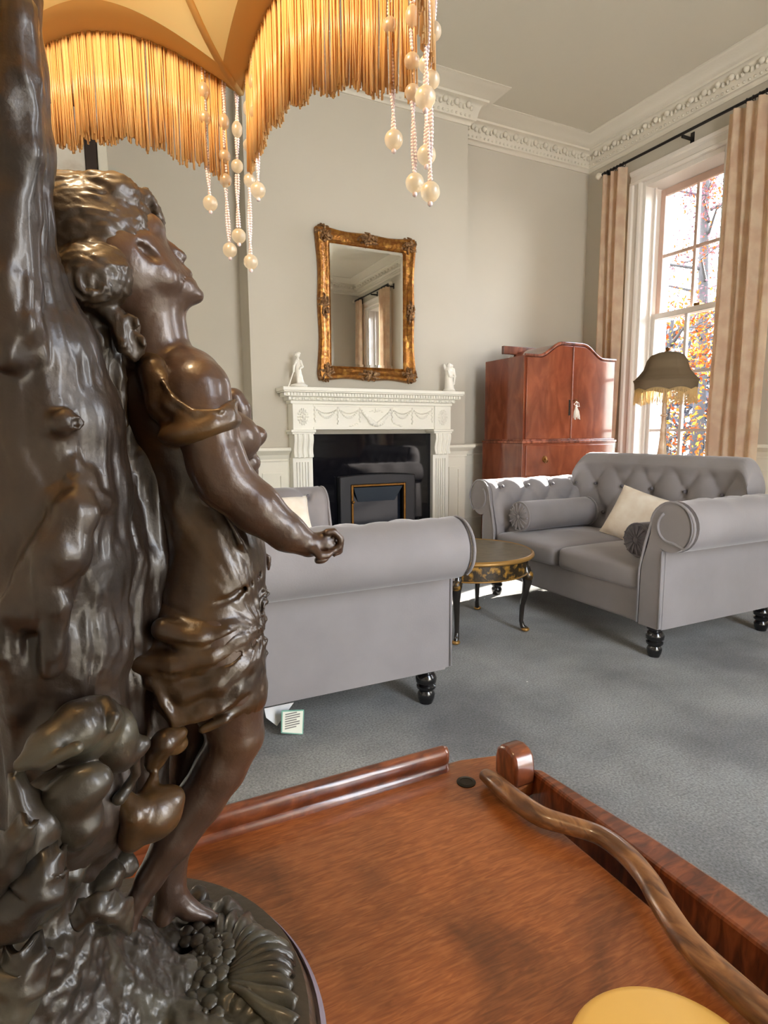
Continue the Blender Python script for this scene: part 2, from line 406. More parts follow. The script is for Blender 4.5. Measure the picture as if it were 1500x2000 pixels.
# ================================================================== THE ROOM
XL, XR, YB = -0.36, 4.32, -1.5
YA, YC = 4.43, 4.18                  # alcove wall, chimney breast face
CX0, CX1 = 1.02, 2.80
ZC = 3.605                           # ceiling
T = .25
struct('floor', MB().box(XL-.3, XR+.4, YB-.3, YA+.3, -.12, 0), M['carpet'], smooth=0)
struct('ceiling', MB().box(XL-.3, XR+.4, YB-.3, YA+.3, ZC, ZC+.15), M['ceil'], smooth=0)
struct('wall_left', MB().box(XL-T, XL, YB-T, YA+T, 0, ZC), M['wall'], smooth=0)
W3 = (1.28, 2.22)
struct('wall_back', MB().box(XL, W3[0], YB-T, YB, 0, ZC).box(W3[1], XR, YB-T, YB, 0, ZC).box(W3[0], W3[1], YB-T, YB, 0, .42).box(W3[0], W3[1], YB-T, YB, 3.09, ZC), M['wall'], smooth=0)
struct('wall_front', MB().box(XL, XR, YA, YA+T, 0, ZC), M['wall'], smooth=0)
struct('wall_chimney_breast', MB().box(CX0, CX1, YC, YA, 0, ZC), M['wall'], smooth=0)
# window wall with two tall openings
W1 = (3.045, 3.80); W2 = (-1.09, -0.335); WZ0, WZ1 = .42, 3.09
XO = XR+.34
mb = MB()
for a, b in ((YB-T, W2[0]), (W2[1], W1[0]), (W1[1], YA+T)): mb.box(XR, XO, a, b, 0, ZC)
for a, b in (W1, W2): mb.box(XR, XO, a, b, 0, WZ0); mb.box(XR, XO, a, b, WZ1, ZC)
struct('wall_right', mb, M['wall'], smooth=0)

# room outline, interior on the left (counter-clockwise)
OUT = [(XL, YB), (XR, YB), (XR, YA), (CX1, YA), (CX1, YC), (CX0, YC), (CX0, YA), (XL, YA)]
# plaster cornice
prof = [(0, 3.385), (.012, 3.385), (.018, 3.40), (.03, 3.41), (.045, 3.412), (.05, 3.43), (.058, 3.47), (.072, 3.505), (.09, 3.52),
        (.115, 3.525), (.118, 3.54), (.135, 3.546), (.15, 3.56), (.185, 3.582), (.215, 3.59), (.222, 3.598), (.235, 3.60), (.235, ZC), (0, ZC)]
mb = MB().sweep(OUT, prof)
rr = random.Random(3)
for i in range(len(OUT)):
    a = np.array(OUT[i], float); b = np.array(OUT[(i+1) % len(OUT)], float)
    d = b-a; L = np.linalg.norm(d); d /= L; nrm = np.array([-d[1], d[0]])
    if L < .15: continue
    k = max(1, int(round(L/.105)))
    for j in range(k):
        s = (j+.5)*L/k
        p = a+d*s+nrm*.082
        # acanthus boss with two small leaves, then a bead row below
        mb.ball((p[0], p[1], 3.492), (.022, .022, .023), 8, 6)
        for q in (-.034, .034):
            p2 = a+d*(s+q)+nrm*.072; mb.ball((p2[0], p2[1], 3.478), (.014, .014, .02), 6, 5)
    k2 = int(round(L/.04))
    for j in range(k2):
        p = a+d*((j+.5)*L/k2)+nrm*.05; mb.ball((p[0], p[1], 3.432), (.011, .011, .010), 6, 4)
struct('trim_1', mb, M['cornice'], smooth=50)

# dado: rail and painted panelling below it, left open at the fireplace and under the windows' frames
rail = [(0, .80), (.012, .80), (.016, .81), (.012, .82), (.02, .835), (.024, .85), (.045, .868), (.06, .876), (.066, .884), (.066, .90), (.062, .905), (0, .905)]
mb = MB()
MX0, MX1 = 1.275, 2.585                # fireplace surround, outer pilaster edges
mb.sweep([(W2[0]-0.0+XR*0+XR, W2[0]-.14)], rail, closed=False) if False else None
mb.sweep([(XR, W2[0]-.14), (XR, YB), (W3[1]+.11, YB)][::-1], rail, closed=False)
mb.sweep([(CX0, YC), (CX0, YA), (XL, YA), (XL, YB), (W3[0]-.11, YB)], rail, closed=False)
mb.sweep([(MX0, YC), (CX0, YC)], rail, closed=False)
mb.sweep([(XR, W2[1]+.14), (XR, W1[0]-.14)], rail, closed=False)
mb.sweep([(XR, W1[1]+.14), (XR, YA), (CX1, YA), (CX1, YC), (MX1, YC)], rail, closed=False)
struct('trim_2', mb, M['white'], smooth=30)
mb = MB(); t = .012
def dado(axis, c, a, b, sgn):
    # flat board plus a raised frame moulding round each panel
    def bx(u0, u1, z0, z1, d0, d1):
        lo, hi = sorted((c+sgn*d0, c+sgn*d1))
        if axis == 'Y': mb.box(u0, u1, lo, hi, z0, z1)
        else: mb.box(lo, hi, u0, u1, z0, z1)
    bx(a, b, .16, .80, 0, t)
    n = max(1, round((b-a)/.85)); w = (b-a)/n
    for i in range(n):
        u0, u1 = a+i*w+.05, a+(i+1)*w-.05
        if u1-u0 < .08: continue
        for (p0, p1, q0, q1) in ((u0, u1, .70, .722), (u0, u1, .22, .242), (u0, u0+.022, .242, .70), (u1-.022, u1, .242, .70)):
            bx(p0, p1, q0, q1, t, t+.012)
dado('Y', YC, CX0, MX0, -1); dado('Y', YC, MX1, CX1, -1)
dado('Y', YA, XL, CX0, -1); dado('Y', YA, CX1, XR, -1)
dado('X', CX0, YC, YA, -1); dado('X', CX1, YC, YA, 1)
dado('X', XR, YB, W2[0]-.12, -1); dado('X', XR, W2[1]+.12, W1[0]-.12, -1); dado('X', XR, W1[1]+.12, YA, -1)
dado('X', XL, YB, YA, 1); dado('Y', YB, XL, W3[0]-.1, 1); dado('Y', YB, W3[1]+.1, XR, 1)
struct('trim_3', mb, M['white'], smooth=0)
bp = [(0, 0), (.022, 0), (.022, .12), (.018, .14), (.012, .16), (0, .165)]
for nm, path in (('baseboard_left', [(XL, YA), (XL, YB)]), ('baseboard_back', [(XL, YB), (XR, YB)]), ('baseboard_right', [(XR, YB), (XR, YA)]),
                 ('baseboard_front', [(XR, YA), (CX1, YA), (CX1, YC), (MX1, YC)]), ('baseboard_front_left', [(MX0, YC), (CX0, YC), (CX0, YA), (XL, YA)])):
    struct(nm, MB().sweep(path, bp, closed=False), M['white'], smooth=20)
# bare boards along the left wall, where the carpet stops
mb = MB()
for i in range(2): mb.box(XL+.022, -.22, 1.752+i*.102, 1.752+i*.102+.098, 0, .006)
struct('trim_4', mb, M['pine'], smooth=0, bevel=.002)
mb = MB().box(XL+.022, -.10, 1.955, 2.02, 0, .40)
struct('trim_5', mb, M['white'], smooth=0, bevel=.006)

# ------------------------------------------------------------------ windows
def window(name, y0, y1):
    w = bpy.data.objects.new(name, None); COL.objects.link(w); w['kind'] = 'structure'
    w.location = (XR, (y0+y1)/2, WZ0); ORIGIN[w.name] = tuple(w.location)
    xs = XR+.13                               # face of the lower sash
    # architrave on the room side
    ap = [(0, 0), (.0, .028), (.02, .034), (.03, .024), (.075, .020), (.085, .034), (.11, .040), (.115, 0)]
    mb = MB()
    for s_, yy in ((1, y1), (-1, y0)):
        mb.prism([(yy+s_*a, XR-b) for a, b in ap], .0, WZ1+.115, axis='Z') if False else mb.add(
            [(XR-b, yy+s_*a, z) for z in (0.0, WZ1+.0) for a, b in ap], [tuple(range(8)), tuple(range(15, 7, -1))]+[(i, (i+1) % 8, 8+(i+1) % 8, 8+i) for i in range(8)])
    mb.add([(XR-b, y, WZ1+a) for y in (y0-.115, y1+.115) for a, b in ap], [tuple(range(8)), tuple(range(15, 7, -1))]+[(i, (i+1) % 8, 8+(i+1) % 8, 8+i) for i in range(8)])
    obj('architrave', mb, M['winwhite'], w, smooth=20)
    # box frame lining the reveal
    mb = MB().box(XR, XO, y0, y0+.03, WZ0, WZ1).box(XR, XO, y1-.03, y1, WZ0, WZ1).box(XR, XO, y0+.03, y1-.03, WZ1-.04, WZ1)
    mb.box(XR-.05, XO+.05, y0+.03, y1-.03, WZ0, WZ0+.035)
    mb.box(xs-.03, xs-.01, y0+.03, y0+.05, WZ0+.035, WZ1-.04).box(xs-.03, xs-.01, y1-.05, y1-.03, WZ0+.035, WZ1-.04)
    obj('frame', mb, M['winwhite'], w, smooth=0, bevel=.003)
    A, B = y0+.032, y1-.032
    zm = 2.0
    def sash(x0, x1, z0, z1, rows, bot, top, mt):
        st = .045
        mb = MB().box(x0, x1, A, A+st, z0, z1).box(x0, x1, B-st, B, z0, z1).box(x0, x1, A+st, B-st, z0, z0+bot).box(x0, x1, A+st, B-st, z1-top, z1)
        s = obj('sash', mb, mt, w, smooth=0, bevel=.003)
        g = MB(); yc = (A+B)/2; gz0, gz1 = z0+bot, z1-top
        g.box(x0+.006, x1-.006, yc-.013, yc+.013, gz0, gz1)
        for i in range(1, rows):
            z = gz0+(gz1-gz0)*i/rows
            g.box(x0+.008, x1-.008, A+st, yc-.013, z-.012, z+.012).box(x0+.008, x1-.008, yc+.013, B-st, z-.012, z+.012)
        obj('glazing_bar', g, mt, s, smooth=0)
        for i in range(rows):
            za, zb = gz0+(gz1-gz0)*i/rows, gz0+(gz1-gz0)*(i+1)/rows
            for ya, yb in ((A+st, yc), (yc, B-st)):
                xm = (x0+x1)/2
                obj('pane', ([(xm, ya, za), (xm, yb, za), (xm, yb, zb), (xm, ya, zb)], [(0, 1, 2, 3)]), M['glass'], s, smooth=0)
        return s
    sash(xs+.055, xs+.095, zm-.035, WZ1-.045, 2, .04, .055, M['winwood'])
    sash(xs, xs+.04, WZ0+.04, zm+.012, 3, .075, .045, M['winwhite'])
    obj('sash_catch', MB().box(xs+.0, xs+.06, (A+B)/2-.12, (A+B)/2-.07, zm+.012, zm+.03).ball((xs+.03, (A+B)/2-.06, zm+.03), .012, 8, 6), M['brass'], w)
    return w
window('window_1', *W1)
window('window_2', *W2)
# wide window in the wall behind the viewpoint
w = bpy.data.objects.new('window_3', None); COL.objects.link(w); w['kind'] = 'structure'; w.location = ((W3[0]+W3[1])/2, YB, WZ0); ORIGIN[w.name] = tuple(w.location)
mb = MB().box(W3[0]-.1, W3[0], YB, YB+.03, .165, WZ1+.1).box(W3[1], W3[1]+.1, YB, YB+.03, .165, WZ1+.1).box(W3[0], W3[1], YB, YB+.03, WZ1, WZ1+.1)
obj('architrave', mb, M['winwhite'], w, smooth=0, bevel=.004)
mb = MB()
for x in (W3[0]+.025, (W3[0]+W3[1])/2, W3[1]-.025): mb.box(x-.025, x+.025, YB-.16, YB-.12, WZ0, WZ1)
for z in (WZ0+.03, 1.3, 2.18, WZ1-.03): mb.box(W3[0]+.05, W3[1]-.05, YB-.155, YB-.125, z-.02, z+.02)
sw = obj('sash', mb, M['winwhite'], w, smooth=0)
obj('pane', ([(W3[0], YB-.14, WZ0), (W3[1], YB-.14, WZ0), (W3[1], YB-.14, WZ1), (W3[0], YB-.14, WZ1)], [(0, 1, 2, 3)]), M['glass'], w, smooth=0)

# ------------------------------------------------------------------ curtains and rods
def curtain(name, label, y0, y1, z0, z1, folds, seed, group=None, spread=1.0, x=XR-.115):
    r_ = random.Random(seed); ph = r_.random()*6; c = (y0+y1)/2
    def fn(u, v):
        z = z1+(z0-z1)*v
        sp = (.90+.10*spread*min(1, v*1.5)) if v > .02 else .90
        y = c+(y0+(y1-y0)*u-c)*sp + .012*math.sin(7*v+ph)*v
        a = .024*(1-.35*v)+.008
        xx = x + a*math.sin(2*PI*folds*u+ph) + .012*math.sin(2*PI*folds*.53*u+ph*2+2.2*v) + .010*math.sin(5*v+u*9)
        return (xx, y, z)
    mb = MB().grid(fn, 110, 40)
    o = obj(name, mb, M['curtain'], None, smooth=180)
    return tag(o, label, 'curtain', group)
def rod(name, label, y0, y1, z, x=XR-.115):
    t = thing(name, label, 'curtain rod', (x, (y0+y1)/2, z))
    obj('pole', MB().lathe([(.011, y0), (.011, y1)], 12, (x, 0, z), 'Y'), M['rod'], t)
    for s_, yy in ((1, y1), (-1, y0)):
        obj('finial', MB().lathe([(.012, 0), (.016, .006), (.010, .012), (.022, .02), (.030, .035), (.030, .045), (.020, .062), (.004, .07)], 14) .xform(Matrix.Translation((x, yy, z)) @ Matrix.Rotation(-s_*PI/2, 4, 'X')), M['pearl'], t)
    for yy in (y0+.07, (y0+y1)/2, y1-.07):
        obj('bracket', MB().box(x-.006, XR, yy-.008, yy+.008, z-.03, z-.012).box(XR-.008, XR, yy-.015, yy+.015, z-.05, z+.03), M['rod'], t)
    for k in range(7):
        for yy in (y1-.03-.035*k, y0+.03+.045*k):
            obj('ring', MB().tube([(x+.018*math.cos(a), yy, z-.006+.018*math.sin(a)) for a in np.linspace(0, 2*PI, 12, endpoint=False)], .003, 6, closed=True), M['rod'], t)
    return t
rod('curtain_rod', 'dark curtain rod with pale ball end above the far window', 2.55, 4.15, 3.262)
curtain('curtain', 'cream damask curtain on the left side of the far window behind the wardrobe', 3.885, 4.16, .02, 3.238, 3.0, 4)
curtain('curtain', 'wide peach damask curtain on the right side of the far window', 2.60, 3.005, .02, 3.238, 4.0, 9)
rod('curtain_rod', 'curtain rod of the near window, seen only in the gilt mirror', -1.50+.12, -0.06, 3.262)
curtain('curtain', 'peach curtain on the far edge of the mirrored window reflection', -1.36, -1.10, .02, 3.238, 3.0, 14)
curtain('curtain', 'curtain nearest the window glass at the right of the mirror reflection', -0.42, -0.10, .02, 3.238, 3.5, 19)

# ------------------------------------------------------------------ framed picture on the far left alcove wall
t = thing('framed_picture', 'tall dark-framed pale picture glimpsed under the gold fringe, far left', 'picture', (-.15, YA, 2.4))
y0, y1 = YA-.035, YA-.001
mb = MB().box(.068, .138, y0, y1, 1.75, 3.1).box(-.34, -.27, y0, y1, 1.75, 3.1).box(-.27, .068, y0, y1, 1.75, 1.82).box(-.27, .068, y0, y1, 3.03, 3.1)
obj('frame', mb, mat('dark_frame', srgb(46, 30, 20), .4), t, smooth=0, bevel=.006)
obj('print', MB().box(-.27, .068, YA-.02, YA-.004, 1.82, 3.03), mat('pale_print', srgb(222, 214, 200), .6, var=[srgb(226, 220, 208), srgb(178, 160, 140)], vscale=4.5), t, smooth=0)
struct('trim_6', MB().box(.142, .198, YA-.03, YA, .905, 3.385), M['white'], smooth=0, bevel=.004)
# ================================================================== FIREPLACE
fp = thing('fireplace_surround', 'carved white fireplace surround with swags, rosettes and fluted pilasters', 'fireplace', (1.94, YC, 0))
FY = 4.075                              # face of the frieze
PX = (1.275, 1.425, 2.437, 2.585)       # pilaster edges
ZT = 1.325
# shelf and bed mouldings, stepped out towards the front and the ends
def ledge(z0, z1, out): return (PX[0]-out, PX[3]+out, FY-out, YC, z0, z1)
mb = MB().box(*ledge(1.300, ZT, .085)).box(*ledge(1.290, 1.300, .078))
sh = obj('shelf', mb, M['mantel'], fp, smooth=0, bevel=.004)
mb = MB().box(*ledge(1.262, 1.29, .058)).box(*ledge(1.236, 1.262, .032)).box(*ledge(1.212, 1.236, .014)); obj('bed_moulding', mb, M['mantel'], fp, smooth=0, bevel=.006)
mb = MB(); x0, x1 = PX[0]-.055, PX[3]+.055; n = 62
for i in range(n):
    x = x0+(x1-x0)*(i+.5)/n; mb.box(x-.0065, x+.0065, FY-.070, FY-.058, 1.267, 1.287)
for k, xx in ((-1, PX[0]-.058), (1, PX[3]+.058)):
    for j in range(6):
        y = FY-.045+.018*j; mb.box(min(xx, xx+k*.012), max(xx, xx+k*.012), y-.0055, y+.0055, 1.267, 1.287)
obj('dentil', mb, M['mantel'], fp, smooth=0)
mb = MB(); n = 30
for i in range(n):                       # egg-and-leaf row
    x = PX[0]-.02+(PX[3]-PX[0]+.04)*(i+.5)/n
    mb.ball((x, FY-.036, 1.249), (.015, .010, .012), 8, 6); mb.ball((x+.0225, FY-.034, 1.246), (.005, .006, .014), 6, 5)
obj('leaf_moulding', mb, M['mantel'], fp)
# frieze block and panel
mb = MB().box(PX[0], PX[3], FY, YC, 1.03, 1.212); obj('frieze', mb, M['mantel'], fp, smooth=0, bevel=.002)
mb = MB()
mb.box(PX[1]+.004, PX[2]-.004, FY-.006, FY, 1.196, 1.210).box(PX[1]+.004, PX[2]-.004, FY-.010, FY, 1.032, 1.05)
for a, b in ((PX[0], PX[1]), (PX[2], PX[3])): mb.box(a, b, FY-.016, FY, 1.03, 1.212)
obj('frieze_panel', mb, M['mantel'], fp, smooth=0, bevel=.003)
# rosettes
for cx in ((PX[0]+PX[1])/2, (PX[2]+PX[3])/2):
    mb = MB(); cz = 1.122
    for ring, (n, rx, rz, rr_) in enumerate(((14, .034, .050, .011), (10, .020, .030, .009))):
        for i in range(n):
            a = 2*PI*i/n; mb.ball((cx+rx*math.cos(a), FY-.018-.004*ring, cz+rz*math.sin(a)), (rr_*(.6+.5*abs(math.cos(a))), .008, rr_*(.6+.6*abs(math.sin(a)))), 7, 5)
    mb.ball((cx, FY-.026, cz), (.010, .008, .012), 8, 6)
    obj('rosette', mb, M['mantel'], fp)
# swags: draped garlands, husk drops and the central basket of fruit
mb = MB(); cxm = (PX[1]+PX[2])/2
def gar(xa, xb, z, dip, r, n):
    for i in range(n):
        u = (i+.5)/n; x = xa+(xb-xa)*u; zz = z-dip*4*u*(1-u)
        mb.ball((x, FY-.005, zz), (r*(.8+.5*math.sin(PI*u)), .008, r*(.8+.5*math.sin(PI*u))), 7, 5)
def drop(x, z, n, r):
    for i in range(n): mb.ball((x+.003*(-1)**i, FY-.005, z-.016*i), (r*(1-.05*i), .008, .010), 7, 5)
for s_ in (-1, 1):
    gar(cxm+s_*.475, cxm+s_*.32, 1.178, .06, .0075, 13); gar(cxm+s_*.30, cxm+s_*.145, 1.178, .06, .0075, 13)
    gar(cxm+s_*.475, cxm+s_*.32, 1.178, .03, .0045, 13); gar(cxm+s_*.30, cxm+s_*.145, 1.178, .03, .0045, 13)
    for xx in (.487, .31, .135): drop(cxm+s_*xx, 1.188, 7 if xx != .31 else 8, .009)
    for i in range(9):                   # cornucopia horns meeting in the middle
        u = i/8; x = cxm+s_*(.128-.11*u); z = 1.18-.105*u**.8
        mb.ball((x, FY-.008, z), (.012+.010*u, .014, .012+.006*u), 8, 6)
    for i in range(4): mb.ball((cxm+s_*(.155+.018*i), FY-.004, 1.075-.006*i), (.012, .006, .007), 7, 5)
for i in range(10):
    a = PI+PI*i/9; mb.ball((cxm+.06*math.cos(a), FY-.010, 1.10+.035*math.sin(a)), .014, 8, 6)
for i in range(6): mb.ball((cxm-.05+.02*i, FY-.004, 1.165+.006*math.sin(i*2)), (.010, .006, .004), 6, 5)
mb.ball((cxm, FY-.006, 1.176), (.010, .008, .016), 8, 6)
obj('swag', mb, M['mantel'], fp)
# capital ledge, corbels, fluted pilasters
for a, b in ((PX[0], PX[1]), (PX[2], PX[3])):
    mb = MB().box(a-.022, b+.012, FY-.040, YC, 1.012, 1.03).box(a-.012, b+.006, FY-.030, YC, .998, 1.012)
    obj('capital', mb, M['mantel'], fp, smooth=0, bevel=.004)
    mb = MB()
    sp = [(YC, .998), (FY-.024, .998), (FY-.030, .98), (FY-.030, .955), (FY-.018, .92), (FY-.010, .89), (FY-.014, .86), (FY-.022, .845), (FY-.020, .835), (FY, .83), (YC, .83)]
    w = (b-a-.03)
    mb.prism(sp, a+.004, b-.004, axis='X')
    for i in range(3):
        c = a+.015+w*(i+.5)/3
        mb.tube([(c, y-.002, z) for y, z in sp[1:9]], .011, 8)
    obj('corbel', mb, M['mantel'], fp, smooth=40)
    mb = MB().box(a, b, FY+.012, YC, .13, .83)
    for i in range(5): mb.box(a+.022+(b-a-.044)*(i+.2)/5, a+.022+(b-a-.044)*(i+.72)/5, FY, FY+.012, .16, .80)
    obj('pilaster', mb, M['mantel'], fp, smooth=0, bevel=.003)
    obj('plinth_block', MB().box(a-.01, b+.01, FY-.012, YC, 0, .13), M['mantel'], fp, smooth=0, bevel=.004)
# polished black slips
obj('black_panel', MB().box(PX[1], PX[2], 4.128, 4.15, 0.03, .998), M['black_gloss'], fp, smooth=0)
obj('hearth_slab', MB().box(PX[0]-.04, PX[3]+.04, 3.76, YC, 0, .03), M['black_gloss'], fp, smooth=0, bevel=.004)

# gas fire insert
gf = thing('gas_fire', 'dark grey gas fire with thin brass trim in the black fireplace panel', 'fire', (1.94, 4.1, .03))
X0, X1, ZI = 1.625, 2.262, .682
yf = 4.062
mb = MB()
def fr(mb, x0, x1, z0, z1, w, y0, y1, arch=0.0):
    mb.box(x0, x0+w, y0, y1, z0, z1).box(x1-w, x1, y0, y1, z0, z1).box(x0+w, x1-w, y0, y1, z1-w, z1)
n = 14
outer = [(X0, .03)]+[(X0+(X1-X0)*i/n, ZI+.014*math.sin(PI*i/n)) for i in range(n+1)]+[(X1, .03)]
inner = [(X1-.09, .03), (X1-.09, ZI-.065), (X0+.09, ZI-.065), (X0+.09, .03)]
mb.prism(outer+inner, yf, 4.127)
casing = obj('casing', mb, M['fire'], gf, smooth=30, bevel=.008)
mb = MB(); fr(mb, X0+.088, X1-.088, .03, ZI-.063, .017, yf-.008, yf+.01); obj('brass_trim', mb, M['brass'], gf, smooth=0, bevel=.004)
mb = MB(); a, b = X0+.112, X1-.112
obj('back_plate', MB().box(a, b, 4.112, 4.126, .03, ZI-.087), M['fire_in'], gf, smooth=0)
mb = MB().add([(a, yf+.004, ZI-.087), (b, yf+.004, ZI-.087), (b-.05, yf+.045, ZI-.20), (a+.05, yf+.045, ZI-.20), (a, yf+.012, ZI-.087), (b, yf+.012, ZI-.087), (b-.05, yf+.053, ZI-.20), (a+.05, yf+.053, ZI-.20)],
              [(0, 1, 2, 3), (7, 6, 5, 4), (0, 4, 5, 1), (1, 5, 6, 2), (2, 6, 7, 3), (3, 7, 4, 0)])
obj('hood', mb, mat('blue_grey_hood', (.035, .045, .06, 1), .35), gf, smooth=0)
obj('knob', MB().lathe([(.011, 0), (.011, .012), (.006, .016)], 12).xform(Matrix.Translation((X0+.098, yf-.008, .49)) @ Matrix.Rotation(PI/2, 4, 'X')), M['brass'], gf)
obj('fuel_bed', MB().box(a, b, yf+.012, 4.112, .03, .16), M['fire'], gf, smooth=0, bevel=.01)

# ------------------------------------------------------------------ gilt mirror
mi = thing('wall_mirror', 'gilt swept-frame mirror with corner ornaments hanging above the mantel', 'mirror', (1.91, YC, 1.92))
mx0, mx1, mz0, mz1 = 1.515, 2.30, 1.40, 2.452
fw_ = .100; yb = YC-.002; yo = YC-.055
prof = [(0, yb), (0, yo+.018), (.010, yo+.004), (.028, yo), (.040, yo+.010), (.055, yo+.020), (.070, yo+.016), (.080, yo+.022), (.088, yo+.030), (.094, yo+.026), (fw_, yo+.036), (fw_, yb)]
def wob(u): return .006*math.cos(2*PI*u*1.0)*1.0 + .006*math.cos(4*PI*u)
mb = MB(); V = []; NS = 28
side = [((mx0, mz0), (mx1, mz0)), ((mx1, mz0), (mx1, mz1)), ((mx1, mz1), (mx0, mz1)), ((mx0, mz1), (mx0, mz0))]
rings = []
for (a, b) in side:
    d = np.array(b)-np.array(a); L = np.linalg.norm(d); d = d/L; nrm = np.array([-d[1], d[0]])
    for i in range(NS):
        u = i/NS; s = u*L
        row = []
        for o_, y in prof:
            m_ = min(max(s, o_), L-o_) if True else s    # mitre
            k = 1-o_/fw_
            p = np.array(a)+d*(o_+(L-2*o_)*u)+nrm*(o_ - wob(u)*k)
            row.append((p[0], y - (.006*(math.cos(2*PI*u)+1)/2)*(1 if 0 < o_ < .06 else 0), p[1]))
        rings.append(row)
n = len(rings); m_ = len(prof)
vv = [p for r in rings for p in r]
ff = [(i*m_+j, ((i+1) % n)*m_+j, ((i+1) % n)*m_+j+1, i*m_+j+1) for i in range(n) for j in range(m_-1)]
obj('frame', (vv, ff), M['gilt'], mi, smooth=40)
rr = random.Random(5)
def orn(cx, cz, rx, rz, n):
    mb = MB()
    for i in range(n):
        a = rr.random()*2*PI; q = rr.random()**.6
        mb.ball((cx+rx*q*math.cos(a), yo-.002+.02*q*q, cz+rz*q*math.sin(a)), (.008+.010*rr.random(), .010, .008+.010*rr.random()), 7, 5)
    for i in range(5):
        a = 2*PI*i/5; mb.tube([(cx+rx*.3*math.cos(a), yo+.0, cz+rz*.3*math.sin(a)), (cx+rx*.75*math.cos(a+.3), yo-.006, cz+rz*.75*math.sin(a+.3)), (cx+rx*1.05*math.cos(a+.7), yo+.008, cz+rz*1.05*math.sin(a+.7))], [.010, .009, .004], 7)
    return obj('corner_ornament' if rx == rz else 'centre_ornament', mb, M['gilt_orn'], mi)
for cx in (mx0+.045, mx1-.045):
    for cz in (mz0+.045, mz1-.045): orn(cx, cz, .062, .062, 34)
for cx, cz, rx, rz in ((1.91, mz1-.04, .085, .045), (1.91, mz0+.035, .10, .035), (mx0+.04, 1.92, .035, .09), (mx1-.04, 1.92, .035, .09)): orn(cx, cz, rx, rz, 30)
# bevelled glass
gx0, gx1, gz0, gz1 = mx0+fw_-.004, mx1-fw_+.004, mz0+fw_-.004, mz1-fw_+.004; yg = YC-.026; e = .02
mb = MB().add([(gx0, yg+.0012, gz0), (gx1, yg+.0012, gz0), (gx1, yg+.0012, gz1), (gx0, yg+.0012, gz1), (gx0+e, yg, gz0+e), (gx1-e, yg, gz0+e), (gx1-e, yg, gz1-e), (gx0+e, yg, gz1-e)],
              [(4, 5, 6, 7), (0, 1, 5, 4), (1, 2, 6, 5), (2, 3, 7, 6), (3, 0, 4, 7)])
obj('glass', mb, M['mirror'], mi, smooth=0)
# ================================================================== SOFAS
def superbox(x0, x1, y0, y1, z0, z1, puff=(.0, .0, .0), e=.16, nu=40, nv=24, crown=0.0):
    """rounded, slightly puffed cushion block (superellipsoid surface)"""
    c = np.array([(x0+x1)/2, (y0+y1)/2, (z0+z1)/2]); r = np.array([(x1-x0)/2, (y1-y0)/2, (z1-z0)/2])
    def sg(w, p): return math.copysign(abs(w)**p, w)
    def fn(u, v):
        a = -PI+2*PI*u; b = -PI/2+PI*v
        X = sg(math.cos(b), e)*sg(math.cos(a), e); Y = sg(math.cos(b), e)*sg(math.sin(a), e); Z = sg(math.sin(b), e*2)
        k = crown*(1-X*X)*(1-Y*Y)
        return (c[0]+r[0]*X, c[1]+r[1]*Y, c[2]+r[2]*Z*(1+k/r[2] if Z > 0 else 1))
    return MB().grid(fn, nu, nv, wrap_u=True)

def tuft(u, w, pu, pw, off=0.0):
    """diamond buttoning: 0 at the buttons and creases, 1 on the pillows; u, w in metres"""
    a = u/pu + w/pw + off; b = u/pu - w/pw + off
    d = (abs(math.sin(PI*a))*abs(math.sin(PI*b)))
    ra = abs(a-round(a)); rb = abs(b-round(b))
    btn = math.exp(-((ra*ra+rb*rb)/.018))
    return d**.45 - .75*btn

def buttons(mb, pts, nrm, r=.011):
    for p, n in zip(pts, nrm):
        mb.ball(tuple(p), (r, r, r), 8, 6)

def leg_mb():
    return MB().lathe([(.030, .145), (.036, .143), (.036, .128), (.026, .122), (.034, .112), (.040, .098), (.038, .082), (.027, .074), (.036, .068), (.036, .060), (.026, .050), (.033, .036), (.031, .02), (.024, 0)], 20)

